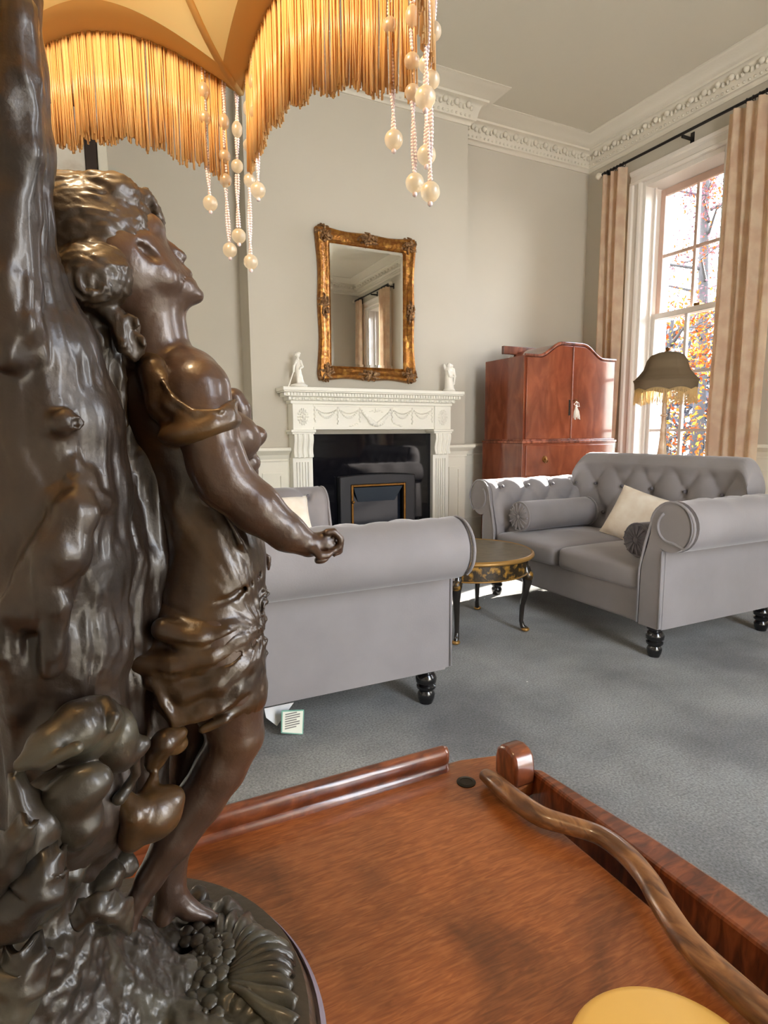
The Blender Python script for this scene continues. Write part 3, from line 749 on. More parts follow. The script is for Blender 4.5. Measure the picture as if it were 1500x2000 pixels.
def make_sofa(name, label, loc, rz):
    t = thing(name, label, 'sofa', loc, rz, None)
    K = dict(parent=t, world_coords=False)
    L, D, ZB = .645, .93, .145
    def each(bt):
        o = MB(); o.ball((0, 0, 0), 1, 8, 6); k = len(o.v)
        for q in range(len(bt.v)//k):
            o2 = MB(); o2.v = bt.v[q*k:(q+1)*k]; o2.f = list(o.f); obj('button', o2, M['velvet_dark'], **K)
    rc, rr_ = .605, .108
    # ---- arms: outer panel, over-rolled top, buttoned inner face; s=+1 / -1 along local x
    yb_arm = .80
    for s_ in (-1, 1):
        path = [(L, ZB)]
        path += [(L, .46), (L, .50)]
        cx = L+.040
        for a in np.linspace(-115, 180, 26):
            path.append((cx+rr_*math.cos(math.radians(a)), rc+rr_*math.sin(math.radians(a))))
        path += [(cx-rr_-.004, rc-.04), (cx-rr_-.02, rc-.10), (cx-rr_-.042, .44), (cx-rr_-.05, .38), (cx-rr_-.05, ZB)]
        n_in = len(path)-6
        NY = 44
        # arc length on the inner/top part for buttoning
        acc = [0]
        for i in range(1, len(path)): acc.append(acc[-1]+math.hypot(path[i][0]-path[i-1][0], path[i][1]-path[i-1][1]))
        # resample the inner portion finely
        fine = []
        for i in range(len(path)-1):
            k = 1 if i < 10 else (2 if i < 28 else 6)
            for j in range(k):
                u = j/k; fine.append((path[i][0]*(1-u)+path[i+1][0]*u, path[i][1]*(1-u)+path[i+1][1]*u, acc[i]*(1-u)+acc[i+1]*u))
        fine.append((path[-1][0], path[-1][1], acc[-1]))
        s0 = acc[19]
        V = []; m_ = len(fine)
        for j in range(NY):
            y = .012+(yb_arm-.012)*j/(NY-1)
            for i, (x, z, w) in enumerate(fine):
                # normal in section
                p0 = fine[max(0, i-1)]; p1 = fine[min(m_-1, i+1)]
                tx, tz = p1[0]-p0[0], p1[1]-p0[1]; q = math.hypot(tx, tz)+1e-9; nx, nz = tz/q, -tx/q
                wgt = min(1, max(0, (w-s0)/.10)) * (1 if z > .40 else max(0, (z-.34)/.06))
                edge = min(1, j/3)
                h = .030*wgt*edge*(tuft(y-.10, w-s0-.12, .20, .30)-.6)
                h += .0035*math.sin(y*26+w*3)*min(1, max(0, (w-.55)/.1))*(1-wgt)
                V.append((s_*(x+nx*h), y, z+nz*h))
        F = []
        for j in range(NY-1):
            for i in range(m_-1):
                q = (j*m_+i, (j+1)*m_+i, (j+1)*m_+i+1, j*m_+i+1)
                F.append(q if s_ > 0 else q[::-1])
        f0 = tuple(range(m_)); f1 = tuple((NY-1)*m_+i for i in range(m_))
        F.append(f0 if s_ > 0 else f0[::-1]); F.append(f1[::-1] if s_ > 0 else f1)
        arm = obj('arm', (V, F), M['velvet'], smooth=60, **K)
        # scroll facing: raised band following the front edge
        fp_ = [(x*s_, -.004, z) for x, z in path[:1]+path[2:]]
        cx_ = cx*s_
        pan = MB()
        poly = [(s_*(p[0]+(0)), p[1]) for p in path]
        if s_ > 0: poly = poly[::-1]
        sc = [((x-s_*(cx-.055))*.86+s_*(cx-.055), z) for x, z in poly]
        pan.prism([(x, z*.985+.006) for x, z in sc], -.012, .02)
        obj('front_facing', pan, M['velvet'], smooth=40, bevel=.004, **K)
        # scroll: two turns of piping
        sp = [(s_*(cx-rr_-.046), -.010, ZB+.01), (s_*(cx-rr_-.045), -.010, .40), (s_*(cx-rr_-.022), -.010, rc-.09)]
        sp += [(s_*(cx-(rr_-.004)*math.cos(a)), -.010, rc+(rr_-.004)*math.sin(a)) for a in np.linspace(0, PI*1.3, 18)]
        sp += [(s_*(cx-(rr_*.62)*math.cos(a)), -.013, rc+(rr_*.62)*math.sin(a)) for a in np.linspace(PI*1.45, PI*2.3, 12)]
        obj('piping', MB().tube(sp, .006, 8), M['velvet'], smooth=180, **K)
        obj('piping', MB().tube([(s_*L, -.010, ZB+.01), (s_*L, -.010, .495)], .005, 8), M['velvet'], smooth=180, **K)
        bt = MB()
        for kk in range(4):
            for y_ in (.10+.2*kk,):
                w = s0+.12
                i = min(range(m_), key=lambda q: abs(fine[q][2]-w)); x, z, _ = fine[i]
                bt.ball((s_*(x-.004), y_, z-.004), .010, 8, 6)
            w = s0+.27; i = min(range(m_), key=lambda q: abs(fine[q][2]-w)); x, z, _ = fine[i]
            bt.ball((s_*(x+.010), .20+.2*kk if kk < 3 else .12, z), .010, 8, 6)
        each(bt)
    # ---- back: flared, buttoned, rolled top; section in (y,z) swept along x with curved ends
    yF = .70
    sec = [(yF-.02, ZB), (yF-.02, .40), (yF+.0, .50), (yF+.035, .66), (yF+.055, .76)]
    cyb, czb, rb = yF+.115, .795, .075
    for a in np.linspace(170, -60, 16): sec.append((cyb+rb*math.cos(math.radians(a)), czb+rb*math.sin(math.radians(a))))
    sec += [(cyb+.045, .70), (cyb+.05, .5), (cyb+.06, ZB)]
    accb = [0]
    for i in range(1, len(sec)): accb.append(accb[-1]+math.hypot(sec[i][0]-sec[i-1][0], sec[i][1]-sec[i-1][1]))
    fine = []
    for i in range(len(sec)-1):
        k = 8 if i < 4 else (3 if i < 16 else 2)
        for j in range(k):
            u = j/k; fine.append((sec[i][0]*(1-u)+sec[i+1][0]*u, sec[i][1]*(1-u)+sec[i+1][1]*u, accb[i]*(1-u)+accb[i+1]*u))
    fine.append((sec[-1][0], sec[-1][1], accb[-1])); m_ = len(fine)
    NX = 110; HW = L-.055; XS = -.05; V = []
    for j in range(NX):
        u = -1+2*j/(NX-1); x = HW*u
        ed = max(0, (abs(u)-.86)/.14)                 # rounded shoulders
        dz = -.085*ed**2.2; wing = -.045*max(0, (abs(u)-.72)/.28)**1.6
        for i, (y, z, w) in enumerate(fine):
            p0 = fine[max(0, i-1)]; p1 = fine[min(m_-1, i+1)]; ty, tz = p1[0]-p0[0], p1[1]-p0[1]; q = math.hypot(ty, tz)+1e-9
            ny, nz = -tz/q, ty/q
            top = min(1, max(0, (z-.45)/.25))
            fr_ = (1 if (i < m_-20) else 0) * min(1, max(0, (z-.42)/.06))
            h = .026*fr_*(tuft(x, w-.53, .215, .34)-.55)*(1-.6*ed)*max(.12, 1-max(0, w-.60)/.09)
            V.append((XS+x*(1-.03*(1-top)), y+ny*h+wing*top, z+nz*h+dz*top))
    F = [(j*m_+i, j*m_+i+1, (j+1)*m_+i+1, (j+1)*m_+i) for j in range(NX-1) for i in range(m_-1)]
    F.append(tuple(range(m_))[::-1]); F.append(tuple((NX-1)*m_+i for i in range(m_)))
    obj('backrest', (V, F), M['velvet'], smooth=60, **K)
    bt = MB()
    for row, wv in enumerate((.36, .53)):
        i = min(range(m_), key=lambda q: abs(fine[q][2]-wv)); y, z, _ = fine[i]
        for kx in range(-3, 4):
            x = (kx+(.5 if row == 0 else 0))*.215
            if abs(x) < L-.11: bt.ball((XS+x, y+.012, z), .011, 8, 6)
    each(bt)
    # ---- seat
    obj('seat_rail', MB().box(-L+.115, L-.115, .012, .70, ZB, .30), M['velvet_dark'] if False else M['velvet'], smooth=0, bevel=.012, **K)
    xi = L-.120
    for a, b in ((-xi, -.003), (.003, xi)):
        cu = superbox(a, b, -.012, .69, .292, .405, e=.14, crown=.022)
        obj('seat_cushion', cu, M['velvet'], smooth=180, **K)
    for x in (-L+.065, L-.065):
        for y in (.055, D-.10):
            obj('leg', leg_mb().shift((x, y, 0)), M['black_leg'], smooth=50, **K)
    return t
SB = make_sofa('tufted_sofa', 'grey velvet two-seat sofa in front of the window, holding two bolsters', (2.15, 2.335, 0), -PI/2)
SA = make_sofa('tufted_sofa', 'pale grey sofa seen from behind its near arm, left of the little table', (1.115, 2.40, 0), PI/2)

# bolsters and cushions
def bolster(name, label, c, length, r, rz, m, rx=0):
    t = thing(name, label, 'bolster', c, rz)
    pr = [(.012, -length/2+.004), (r*.55, -length/2-.004), (r*.9, -length/2+.006), (r, -length/2+.03)]
    pr += [(r*(1+.012*math.sin(7*u)), -length/2+.03+(length-.06)*u) for u in np.linspace(.08, .92, 9)]
    pr += [(r, length/2-.03), (r*.9, length/2-.006), (r*.55, length/2+.004), (.012, length/2-.004)]
    obj('cover', MB().lathe(pr, 36, axis='X'), m, t, smooth=60, world_coords=False)
    for s_ in (-1, 1):
        obj('end_button', MB().ball((s_*(length/2+.002), 0, 0), (.006, .014, .014), 10, 6), m, t, world_coords=False)
        obj('piping', MB().tube([(s_*(length/2-.010), r*.97*math.cos(a), r*.97*math.sin(a)) for a in np.linspace(0, 2*PI, 30, endpoint=False)], .005, 6, closed=True), m, t, smooth=180, world_coords=False)
        pl = MB()
        for k in range(14):
            a = 2*PI*k/14; pl.tube([(s_*(length/2+.004), .018*math.cos(a), .018*math.sin(a)), (s_*(length/2+.003), r*.9*math.cos(a), r*.9*math.sin(a))], [.003, .006], 5)
        obj('pleat', pl, m, t, world_coords=False)
    return t
bolster('bolster', 'light grey velvet bolster along the sunlit far arm of the window sofa', (2.50, 2.745, .510), .56, .088, .02, M['velvet'])
bolster('bolster', 'dark charcoal bolster tucked against the near arm of the window sofa', (2.50, 1.915, .500), .50, .078, -.03, M['velvet_dark'])

def pillow(name, label, c, w, h, d, rot, m):
    t = thing(name, label, 'cushion', c); t.rotation_euler = rot
    def fn(sg):
        def g(u, v):
            a, b = 2*u-1, 2*v-1
            k = (max(0, (1-a**4))*max(0, (1-b**4)))**.55
            pin = 1-.07*(1-abs(a)**2)*(abs(b)**3) ; pin2 = 1-.07*(1-abs(b)**2)*(abs(a)**3)
            return (w/2*a*pin2, sg*d/2*k, h/2*b*pin)
        return g
    mb = MB().grid(fn(-1), 30, 24); n0 = len(mb.v); mb.grid(fn(1), 30, 24)
    nf = len(mb.f)//2; mb.f[nf:] = [f[::-1] for f in mb.f[nf:]]
    obj('cover', mb, m, t, smooth=180, world_coords=False)
    pth = [fn(1)(u, 0) for u in np.linspace(0, 1, 16)]+[fn(1)(1, v) for v in np.linspace(0, 1, 14)][1:]+[fn(1)(u, 1) for u in np.linspace(1, 0, 16)][1:]+[fn(1)(0, v) for v in np.linspace(1, 0, 14)][1:-1]
    obj('piping', MB().tube(pth, .004, 6, closed=True), m, t, smooth=180, world_coords=False)
    return t
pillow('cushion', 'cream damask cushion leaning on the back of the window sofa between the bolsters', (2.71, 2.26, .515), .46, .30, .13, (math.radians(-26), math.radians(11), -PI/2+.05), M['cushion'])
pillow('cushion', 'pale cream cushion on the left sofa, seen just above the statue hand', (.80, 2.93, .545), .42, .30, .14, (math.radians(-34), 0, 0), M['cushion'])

# tags hanging from under the left sofa
tg = thing('care_label', 'cream printed card label with green edge hanging under the left sofa', 'label', (.55, 1.79, .0))
q = [at(550, 1388, 1.80), at(594, 1386, 1.80), at(592, 1435, 1.80), at(549, 1432, 1.80)]
c = sum(q)/4
def plate(q, th): return MB().add([tuple(p) for p in q]+[(p[0], p[1]+th, p[2]) for p in q], [(0, 3, 2, 1), (4, 5, 6, 7), (0, 1, 5, 4), (1, 2, 6, 5), (2, 3, 7, 6), (3, 0, 4, 7)])
obj('edge', plate(q, .002), M['card_edge'], tg, smooth=0)
q2 = [c+(p-c)*np.array([.9, 1, .9])-np.array([.0, .001, 0]) for p in q]
obj('card', plate(q2, .0008), mat('cream_card', srgb(226, 226, 210), .7), tg, smooth=0)
mb = MB()
for i in range(7):
    v = .14+.115*i; a = q2[0]+(q2[3]-q2[0])*v; b = q2[1]+(q2[2]-q2[1])*v
    s0, s1 = a+(b-a)*.12, a+(b-a)*(.86 if i % 3 else .7)
    mb.box(s0[0], s1[0], s0[1]-.0006, s0[1], s0[2]-.0018, s0[2]+.0018)
obj('print', mb, M['ink'], tg, smooth=0)
tw = thing('paper_tag', 'folded white paper tag under the left sofa, behind the printed label', 'tag', (.5, 1.83, .0))
q = [at(516, 1384, 1.84), at(574, 1372, 1.84), at(541, 1418, 1.84), at(520, 1402, 1.84)]
obj('sheet', plate(q, .001), M['paper'], tw, smooth=0)
# ================================================================== SCULPTING (signed distance fields -> surface nets)
class Sculpt:
    def __init__(s, lo, hi, h):
        s.lo = np.array(lo, np.float32); s.h = h
        s.n = (np.ceil((np.array(hi)-s.lo)/h).astype(int)+1)
        s.d = np.full(s.n, 1.0, np.float32)
        s.ax = [(s.lo[i]+h*np.arange(s.n[i])).astype(np.float32) for i in range(3)]
    def _sl(s, lo, hi, pad):
        a = np.clip(np.floor((np.array(lo)-pad-s.lo)/s.h).astype(int), 0, s.n); b = np.clip(np.ceil((np.array(hi)+pad-s.lo)/s.h).astype(int)+1, 0, s.n)
        return tuple(slice(a[i], b[i]) for i in range(3))
    def _xyz(s, sl): return s.ax[0][sl[0]][:, None, None], s.ax[1][sl[1]][None, :, None], s.ax[2][sl[2]][None, None, :]
    def _mix(s, sl, d, k, op):
        if d.size == 0: return
        D = s.d[sl]
        if op == 'add':
            if k > 0:
                h = np.clip(.5+.5*(D-d)/k, 0, 1); D[...] = D+(d-D)*h - k*h*(1-h)
            else: np.minimum(D, d, out=D)
        else:
            if k > 0:
                h = np.clip(.5-.5*(D+d)/k, 0, 1); D[...] = D+(-d-D)*h + k*h*(1-h)
            else: np.maximum(D, -d, out=D)
    def cone(s, a, b, ra, rb, k=.004, op='add'):
        a = np.array(a, np.float32); b = np.array(b, np.float32); r = max(ra, rb); pad = r+k*2+3*s.h
        sl = s._sl(np.minimum(a, b), np.maximum(a, b), pad); X, Y, Z = s._xyz(sl)
        ab = b-a; L2 = float(ab@ab)+1e-12
        t = np.clip(((X-a[0])*ab[0]+(Y-a[1])*ab[1]+(Z-a[2])*ab[2])/L2, 0, 1)
        d = np.sqrt((X-a[0]-t*ab[0])**2+(Y-a[1]-t*ab[1])**2+(Z-a[2]-t*ab[2])**2)-(ra+(rb-ra)*t)
        s._mix(sl, d, k, op)
    def chain(s, pts, rs, k=.004, op='add'):
        if not hasattr(rs, '__len__'): rs = [rs]*len(pts)
        for i in range(len(pts)-1): s.cone(pts[i], pts[i+1], rs[i], rs[i+1], k, op)
    def ell(s, c, r, R=None, k=.004, op='add'):
        c = np.array(c, np.float32); r = np.array(r, np.float32); m = float(r.max()); pad = k*2+3*s.h
        sl = s._sl(c-m, c+m, pad); X, Y, Z = s._xyz(sl)
        x, y, z = X-c[0], Y-c[1], Z-c[2]
        if R is not None:
            R = np.array(R, np.float32)
            q = [(R[i, 0]*x+R[i, 1]*y+R[i, 2]*z) for i in range(3)]
        else: q = [x, y, z]
        k0 = np.sqrt((q[0]/r[0])**2+(q[1]/r[1])**2+(q[2]/r[2])**2)
        k1 = np.sqrt((q[0]/r[0]**2)**2+(q[1]/r[1]**2)**2+(q[2]/r[2]**2)**2)+1e-9
        s._mix(sl, k0*(k0-1)/k1, k, op)
    def below(s, z):                     # cut everything under z
        s.d = np.maximum(s.d, (z-s.ax[2])[None, None, :])
    def mesh(s):
        D = s.d; I = D < 0
        nx, ny, nz = s.n
        cs = np.zeros((nx-1, ny-1, nz-1), np.int8)
        for dx in (0, 1):
            for dy in (0, 1):
                for dz in (0, 1): cs += I[dx:nx-1+dx, dy:ny-1+dy, dz:nz-1+dz]
        act = (cs > 0) & (cs < 8); idx = np.argwhere(act)
        ids = np.full(act.shape, -1, np.int32); ids[act] = np.arange(len(idx))
        acc = np.zeros((len(idx), 3)); cnt = np.zeros(len(idx))
        i, j, k = idx.T
        cor = [(a, b, c) for a in (0, 1) for b in (0, 1) for c in (0, 1)]
        for p in cor:
            for ax in range(3):
                if p[ax] == 0:
                    q = list(p); q[ax] = 1
                    d0 = D[i+p[0], j+p[1], k+p[2]]; d1 = D[i+q[0], j+q[1], k+q[2]]
                    m = (d0 < 0) != (d1 < 0)
                    t = np.where(m, d0/np.where(m, d0-d1, 1), 0)
                    pos = np.tile(np.array(p, float), (len(idx), 1)); pos[:, ax] += t
                    acc[m] += pos[m]; cnt[m] += 1
        V = s.lo+(idx+acc/np.maximum(cnt, 1)[:, None])*s.h
        F = []
        for ax in range(3):
            u, v = [(1, 2), (2, 0), (0, 1)][ax]
            sl0 = [slice(None)]*3; sl1 = [slice(None)]*3; sl0[ax] = slice(0, -1); sl1[ax] = slice(1, None)
            a_, b_ = I[tuple(sl0)], I[tuple(sl1)]
            e = np.argwhere(a_ != b_)
            e = e[(e[:, u] > 0) & (e[:, v] > 0) & (e[:, u] < s.n[u]-1) & (e[:, v] < s.n[v]-1)]
            fl = a_[tuple(e.T)]
            du = np.zeros(3, int); dv = np.zeros(3, int); du[u] = 1; dv[v] = 1
            q = np.stack([ids[tuple((e-du-dv).T)], ids[tuple((e-dv).T)], ids[tuple(e.T)], ids[tuple((e-du).T)]], 1)
            q[~fl] = q[~fl][:, ::-1]
            F.append(q)
        F = np.concatenate(F); F = F[(F >= 0).all(1)]
        return V, F
_TAB = np.random.default_rng(11).random(8192).astype(np.float32)
def vnoise(P):
    P = np.asarray(P); i = np.floor(P).astype(np.int64); f = P-i; f = f*f*(3-2*f); out = 0
    for a in (0, 1):
        for b in (0, 1):
            for c in (0, 1):
                h = ((i[:, 0]+a)*73856093 ^ (i[:, 1]+b)*19349663 ^ (i[:, 2]+c)*83492791) & 8191
                w = (f[:, 0] if a else 1-f[:, 0])*(f[:, 1] if b else 1-f[:, 1])*(f[:, 2] if c else 1-f[:, 2])
                out = out+w*_TAB[h]
    return out
def fbm(P, o=3):
    s = 0; a = .5
    for _ in range(o): s = s+a*vnoise(P); P = P*2.03+7.1; a *= .5
    return s
def vnormals(V, F):
    n = np.cross(V[F[:, 2]]-V[F[:, 0]], V[F[:, 3]]-V[F[:, 1]]); N = np.zeros_like(V)
    for k in range(4): np.add.at(N, F[:, k], n)
    return N/(np.linalg.norm(N, axis=1, keepdims=True)+1e-12)
def relax(V, F, it=2, lam=.5):
    for _ in range(it):
        S = np.zeros_like(V); C = np.zeros(len(V))
        for a, b in ((0, 1), (1, 2), (2, 3), (3, 0)):
            np.add.at(S, F[:, a], V[F[:, b]]); np.add.at(C, F[:, a], 1); np.add.at(S, F[:, b], V[F[:, a]]); np.add.at(C, F[:, b], 1)
        V = V*(1-lam)+lam*S/np.maximum(C, 1)[:, None]
    return V

# ================================================================== MANTEL FIGURINES
zt = ZT
def figurine_left():
    t = thing('figurine', 'small white figurine of a leaning figure with a staff, left end of the mantel', 'figurine', (1.315, 4.06, zt))
    x, y = 1.315, 4.06
    S = Sculpt((x-.10, y-.06, zt-.005), (x+.11, y+.06, zt+.27), .0022)
    S.ell((x+.012, y, zt+.012), (.062, .04, .018), k=.006)
    S.chain([(x+.03, y, zt+.01), (x+.018, y, zt+.07), (x+.010, y, zt+.115)], [.026, .019, .018], k=.01)        # draped legs
    S.chain([(x+.005, y-.01, zt+.02), (x+.004, y-.012, zt+.075), (x+.004, y, zt+.115)], [.012, .013, .016], k=.006)
    S.chain([(x+.006, y, zt+.115), (x+.002, y, zt+.165), (x+.004, y, zt+.19)], [.019, .023, .014], k=.008)     # torso
    S.ell((x+.006, y, zt+.222), (.016, .016, .019), k=.004)                                                     # head
    S.ell((x+.008, y, zt+.234), (.020, .019, .010), k=.003)                                                     # cap
    S.ell((x-.010, y-.003, zt+.219), (.006, .005, .004), k=.003)
    S.chain([(x-.012, y-.018, zt+.178), (x-.034, y-.03, zt+.14), (x-.038, y-.034, zt+.105)], [.010, .008, .007], k=.004)
    S.chain([(x+.02, y-.018, zt+.178), (x+.03, y-.03, zt+.14), (x+.006, y-.04, zt+.125)], [.010, .008, .007], k=.004)
    S.chain([(x-.075, y-.03, zt+.002), (x-.036, y-.034, zt+.11), (x-.022, y-.03, zt+.17)], .0045, k=.002)       # staff
    S.below(zt+.0005)
    V, F = S.mesh(); V = relax(V, F, 1)
    obj('figure', (V, F), M['porcelain'], t, smooth=180)
    obj('base', MB().lathe([(.001, 0), (.05, 0), (.052, .006), (.046, .012)], 24, (x+.012, y, zt)), M['porcelain'], t)
def figurine_right():
    x, y = 2.572, 4.06
    t = thing('figurine', 'small white winged figurine on a column, right end of the mantel', 'figurine', (x, y, zt))
    S = Sculpt((x-.09, y-.06, zt-.005), (x+.09, y+.06, zt+.26), .0022)
    S.cone((x, y, zt), (x-.008, y, zt+.10), .042, .030, k=.01)
    S.ell((x-.004, y, zt+.012), (.05, .042, .016), k=.006)
    S.chain([(x-.008, y, zt+.10), (x-.012, y, zt+.16), (x-.014, y, zt+.185)], [.028, .026, .014], k=.01)
    S.ell((x-.010, y-.004, zt+.205), (.018, .018, .020), k=.004)
    S.ell((x+.016, y+.004, zt+.200), (.017, .014, .017), k=.005)                       # second head
    S.ell((x+.022, y, zt+.155), (.020, .02, .034), k=.008)
    S.ell((x-.034, y+.012, zt+.185), (.012, .008, .034), np.array([[.94, 0, .34], [0, 1, 0], [-.34, 0, .94]]), k=.004)   # wing
    S.chain([(x+.03, y-.012, zt+.175), (x+.036, y-.02, zt+.12), (x+.03, y-.02, zt+.06)], [.009, .009, .006], k=.005)
    S.chain([(x-.03, y-.018, zt+.16), (x-.02, y-.032, zt+.12), (x+.01, y-.036, zt+.115)], [.009, .008, .006], k=.004)
    S.below(zt+.0005)
    V, F = S.mesh(); V = relax(V, F, 1)
    obj('figure', (V, F), M['porcelain'], t, smooth=180)
    obj('base', MB().lathe([(.001, 0), (.05, 0), (.052, .008), (.044, .014)], 24, (x-.004, y, zt)), M['porcelain'], t)
figurine_left(); figurine_right()

# ================================================================== WARDROBE
ar = thing('wardrobe', 'polished red mahogany wardrobe with arched top standing in the right alcove', 'wardrobe', (3.50, 3.95, 0))
ax0, ax1, ay0, ay1 = 3.02, 3.975, 3.69, 4.205
ab = .935
pts = []
def arch(x0, x1, z0, zs, zp, n=24):
    """serpentine bonnet outline from the left shoulder to the right one"""
    w = x1-x0; P = [(x0, zs)]
    xs_ = np.linspace(.10, .90, n)
    for u in xs_:
        c = abs(u-.5)/.40
        z = zs+(zp-zs)*(1 if c < .28 else .5+.5*math.cos(PI*min(1, (c-.28)/.62)))
        P.append((x0+w*u, z))
    P.append((x1, zs)); return [(x0, z0)]+P+[(x1, z0)]
o_ = arch(ax0, ax1, ab, 1.592, 1.700)
obj('upper_case', MB().prism(o_[::-1], ay0+.012, ay1), M['armoire'], ar, smooth=30)
obj('lower_case', MB().box(ax0-.02, ax1+.02, ay0-.012, ay1, .06, ab-.02), M['armoire'], ar, smooth=0, bevel=.003)
obj('waist_moulding', MB().box(ax0-.026, ax1+.026, ay0-.020, ay1, ab-.02, ab).box(ax0-.012, ax1+.012, ay0-.008, ay1, ab, ab+.012), M['armoire_edge'], ar, smooth=0, bevel=.004)
top = o_[1:-1]
obj('arch_moulding', MB().tube([(x, ay0+.004, z+.002) for x, z in top], .012, 8), M['armoire_edge'], ar, smooth=60)
obj('back_rail', MB().box(3.16, 3.80, ay1-.06, ay1-.03, 1.66, 1.728), M['armoire_edge'], ar, smooth=0, bevel=.004)
seam = (ax0+ax1)/2
for x0, x1 in ((ax0+.018, seam-.0015), (seam+.0015, ax1-.018)):
    P = [(x, z-.018) for x, z in top if x0 <= x <= x1]
    def zt_(x):
        for (xa, za), (xb, zb) in zip(top, top[1:]):
            if xa <= x <= xb: return za+(zb-za)*(x-xa)/(xb-xa)-.018
    poly = [(x0, ab+.014), (x0, zt_(x0))]+[p for p in P if x0+.004 < p[0] < x1-.004]+[(x1, zt_(x1)), (x1, ab+.014)]
    obj('door', MB().prism(poly[::-1], ay0-.004, ay0+.012), M['armoire'], ar, smooth=25, bevel=.002)
obj('door_bead', MB().box(seam-.006, seam+.006, ay0-.009, ay0-.002, ab+.016, 1.675), M['armoire_edge'], ar, smooth=0, bevel=.002)
for k, x in enumerate((seam-.022,)):
    obj('lock_plate', MB().box(x-.009, x+.009, ay0-.008, ay0-.003, 1.135, 1.26), M['black_leg'], ar, smooth=0, bevel=.002)
obj('key', MB().tube([(seam+.02, ay0-.004, 1.255), (seam+.02, ay0-.03, 1.255)], .003, 8).tube([(seam+.02+.010*math.cos(a), ay0-.034, 1.255+.010*math.sin(a)) for a in np.linspace(0, 2*PI, 14, endpoint=False)], .0022, 6, closed=True), M['brass'], ar)
for i, (z0, z1) in enumerate(((.66, .90), (.38, .64), (.09, .36))):
    dr = obj('drawer', MB().box(ax0+.012, ax1-.012, ay0-.022, ay0-.012, z0, z1), M['armoire'], ar, smooth=0, bevel=.003)
    for x in (ax0+.20, ax1-.20):
        zc = (z0+z1)/2+.01
        obj('handle', MB().lathe([(.026, 0), (.024, .004), (.008, .006), (.008, .016), (.002, .018)], 16).xform(Matrix.Translation((x, ay0-.022, zc)) @ Matrix.Rotation(PI/2, 4, 'X')).tube([(x+.020*math.cos(a), ay0-.038, zc-.010+.020*math.sin(a)) for a in np.linspace(PI, 2*PI, 12)], .0035, 6), M['brass'], dr)
for x in (ax0+.03, ax1-.03):
    for y in (ay0+.03, ay1-.04): obj('foot', MB().box(x-.04, x+.04, y-.035, y+.035, 0, .06), M['armoire_edge'], ar, smooth=0, bevel=.008)
# white tassel on the key
ts = thing('tassel', 'small white tassel hanging from the wardrobe door key', 'tassel', (seam+.03, ay0-.06, 1.25))
mb = MB(); rr = random.Random(2)
for i in range(26):
    a = rr.random()*2*PI; q = .022*rr.random()**.5
    mb.tube([(seam+.022+.004*math.cos(a), ay0-.034+.004*math.sin(a), 1.205), (seam+.026+q*math.cos(a), ay0-.036+q*.7*math.sin(a), 1.165), (seam+.030+q*1.5*math.cos(a), ay0-.036+q*.8*math.sin(a), 1.10+.03*rr.random())], [.003, .0035, .0025], 5)
obj('skirt', mb, M['porcelain'], ts)
mb = MB()
for i in range(3): mb.tube([(seam+.02, ay0-.036, 1.247), (seam+.026+.016*(i-1), ay0-.04, 1.235), (seam+.022+.03*(i-1), ay0-.04, 1.225-.01*i), (seam+.024, ay0-.036, 1.208)], .003, 6)
mb.ball((seam+.022, ay0-.036, 1.208), (.010, .009, .012), 8, 6)
obj('bow', mb, M['porcelain'], ts)

# ================================================================== LACQUERED TEA TABLE
TX, TY, TH, TR = 1.70, 2.49, .405, .325
tt = thing('tea_table', 'low round black lacquer tea table with gilt painting and cabriole legs', 'table', (TX, TY, 0))
obj('tabletop', MB().lathe([(.001, TH-.022), (TR-.012, TH-.022), (TR, TH-.016), (TR+.002, TH-.010), (TR-.006, TH), (.001, TH)], 64, (TX, TY, 0), cap=False), M['table_top'], tt, smooth=30)
obj('rim', MB().lathe([(TR-.016, TH-.002), (TR-.006, TH+.003), (TR+.004, TH-.004), (TR+.006, TH-.013), (TR, TH-.019), (TR-.010, TH-.018)], 64, (TX, TY, 0), cap=False), M['gold_edge'], tt, smooth=60)
obj('apron', MB().lathe([(TR-.03, TH-.022), (TR-.028, TH-.095), (TR-.022, TH-.100), (TR-.04, TH-.102), (TR-.045, TH-.022)], 64, (TX, TY, 0), cap=False), M['gilt_paint'], tt, smooth=40)
obj('bead_line', MB().tube([(TX+(TR-.024)*math.cos(a), TY+(TR-.024)*math.sin(a), TH-.098) for a in np.linspace(0, 2*PI, 64, endpoint=False)], .004, 6, closed=True), M['gold_edge'], tt, smooth=180)
for k in range(4):
    a = math.radians(45+90*k); c, s_ = math.cos(a), math.sin(a)
    P = [(TR-.055, TH-.03, .026), (TR-.035, TH-.10, .030), (TR-.026, TH-.145, .024), (TR-.034, TH-.20, .017), (TR-.048, TH-.27, .013), (TR-.052, .055, .011), (TR-.044, .026, .013), (TR-.022, .012, .012)]
    lg = obj('leg', MB().tube([(TX+r*c, TY+r*s_, z) for r, z, _ in P], [q for _, _, q in P], 12), M['lacquer'], tt, smooth=180)
    obj('foot', MB().ball((TX+(TR-.030)*c, TY+(TR-.030)*s_, .012), (.022, .020, .012), 10, 8), M['gold_edge'], lg)
    obj('knee', MB().ball((TX+(TR-.026)*c, TY+(TR-.026)*s_, TH-.115), (.030, .030, .034), 12, 8), M['gilt_paint'], lg)

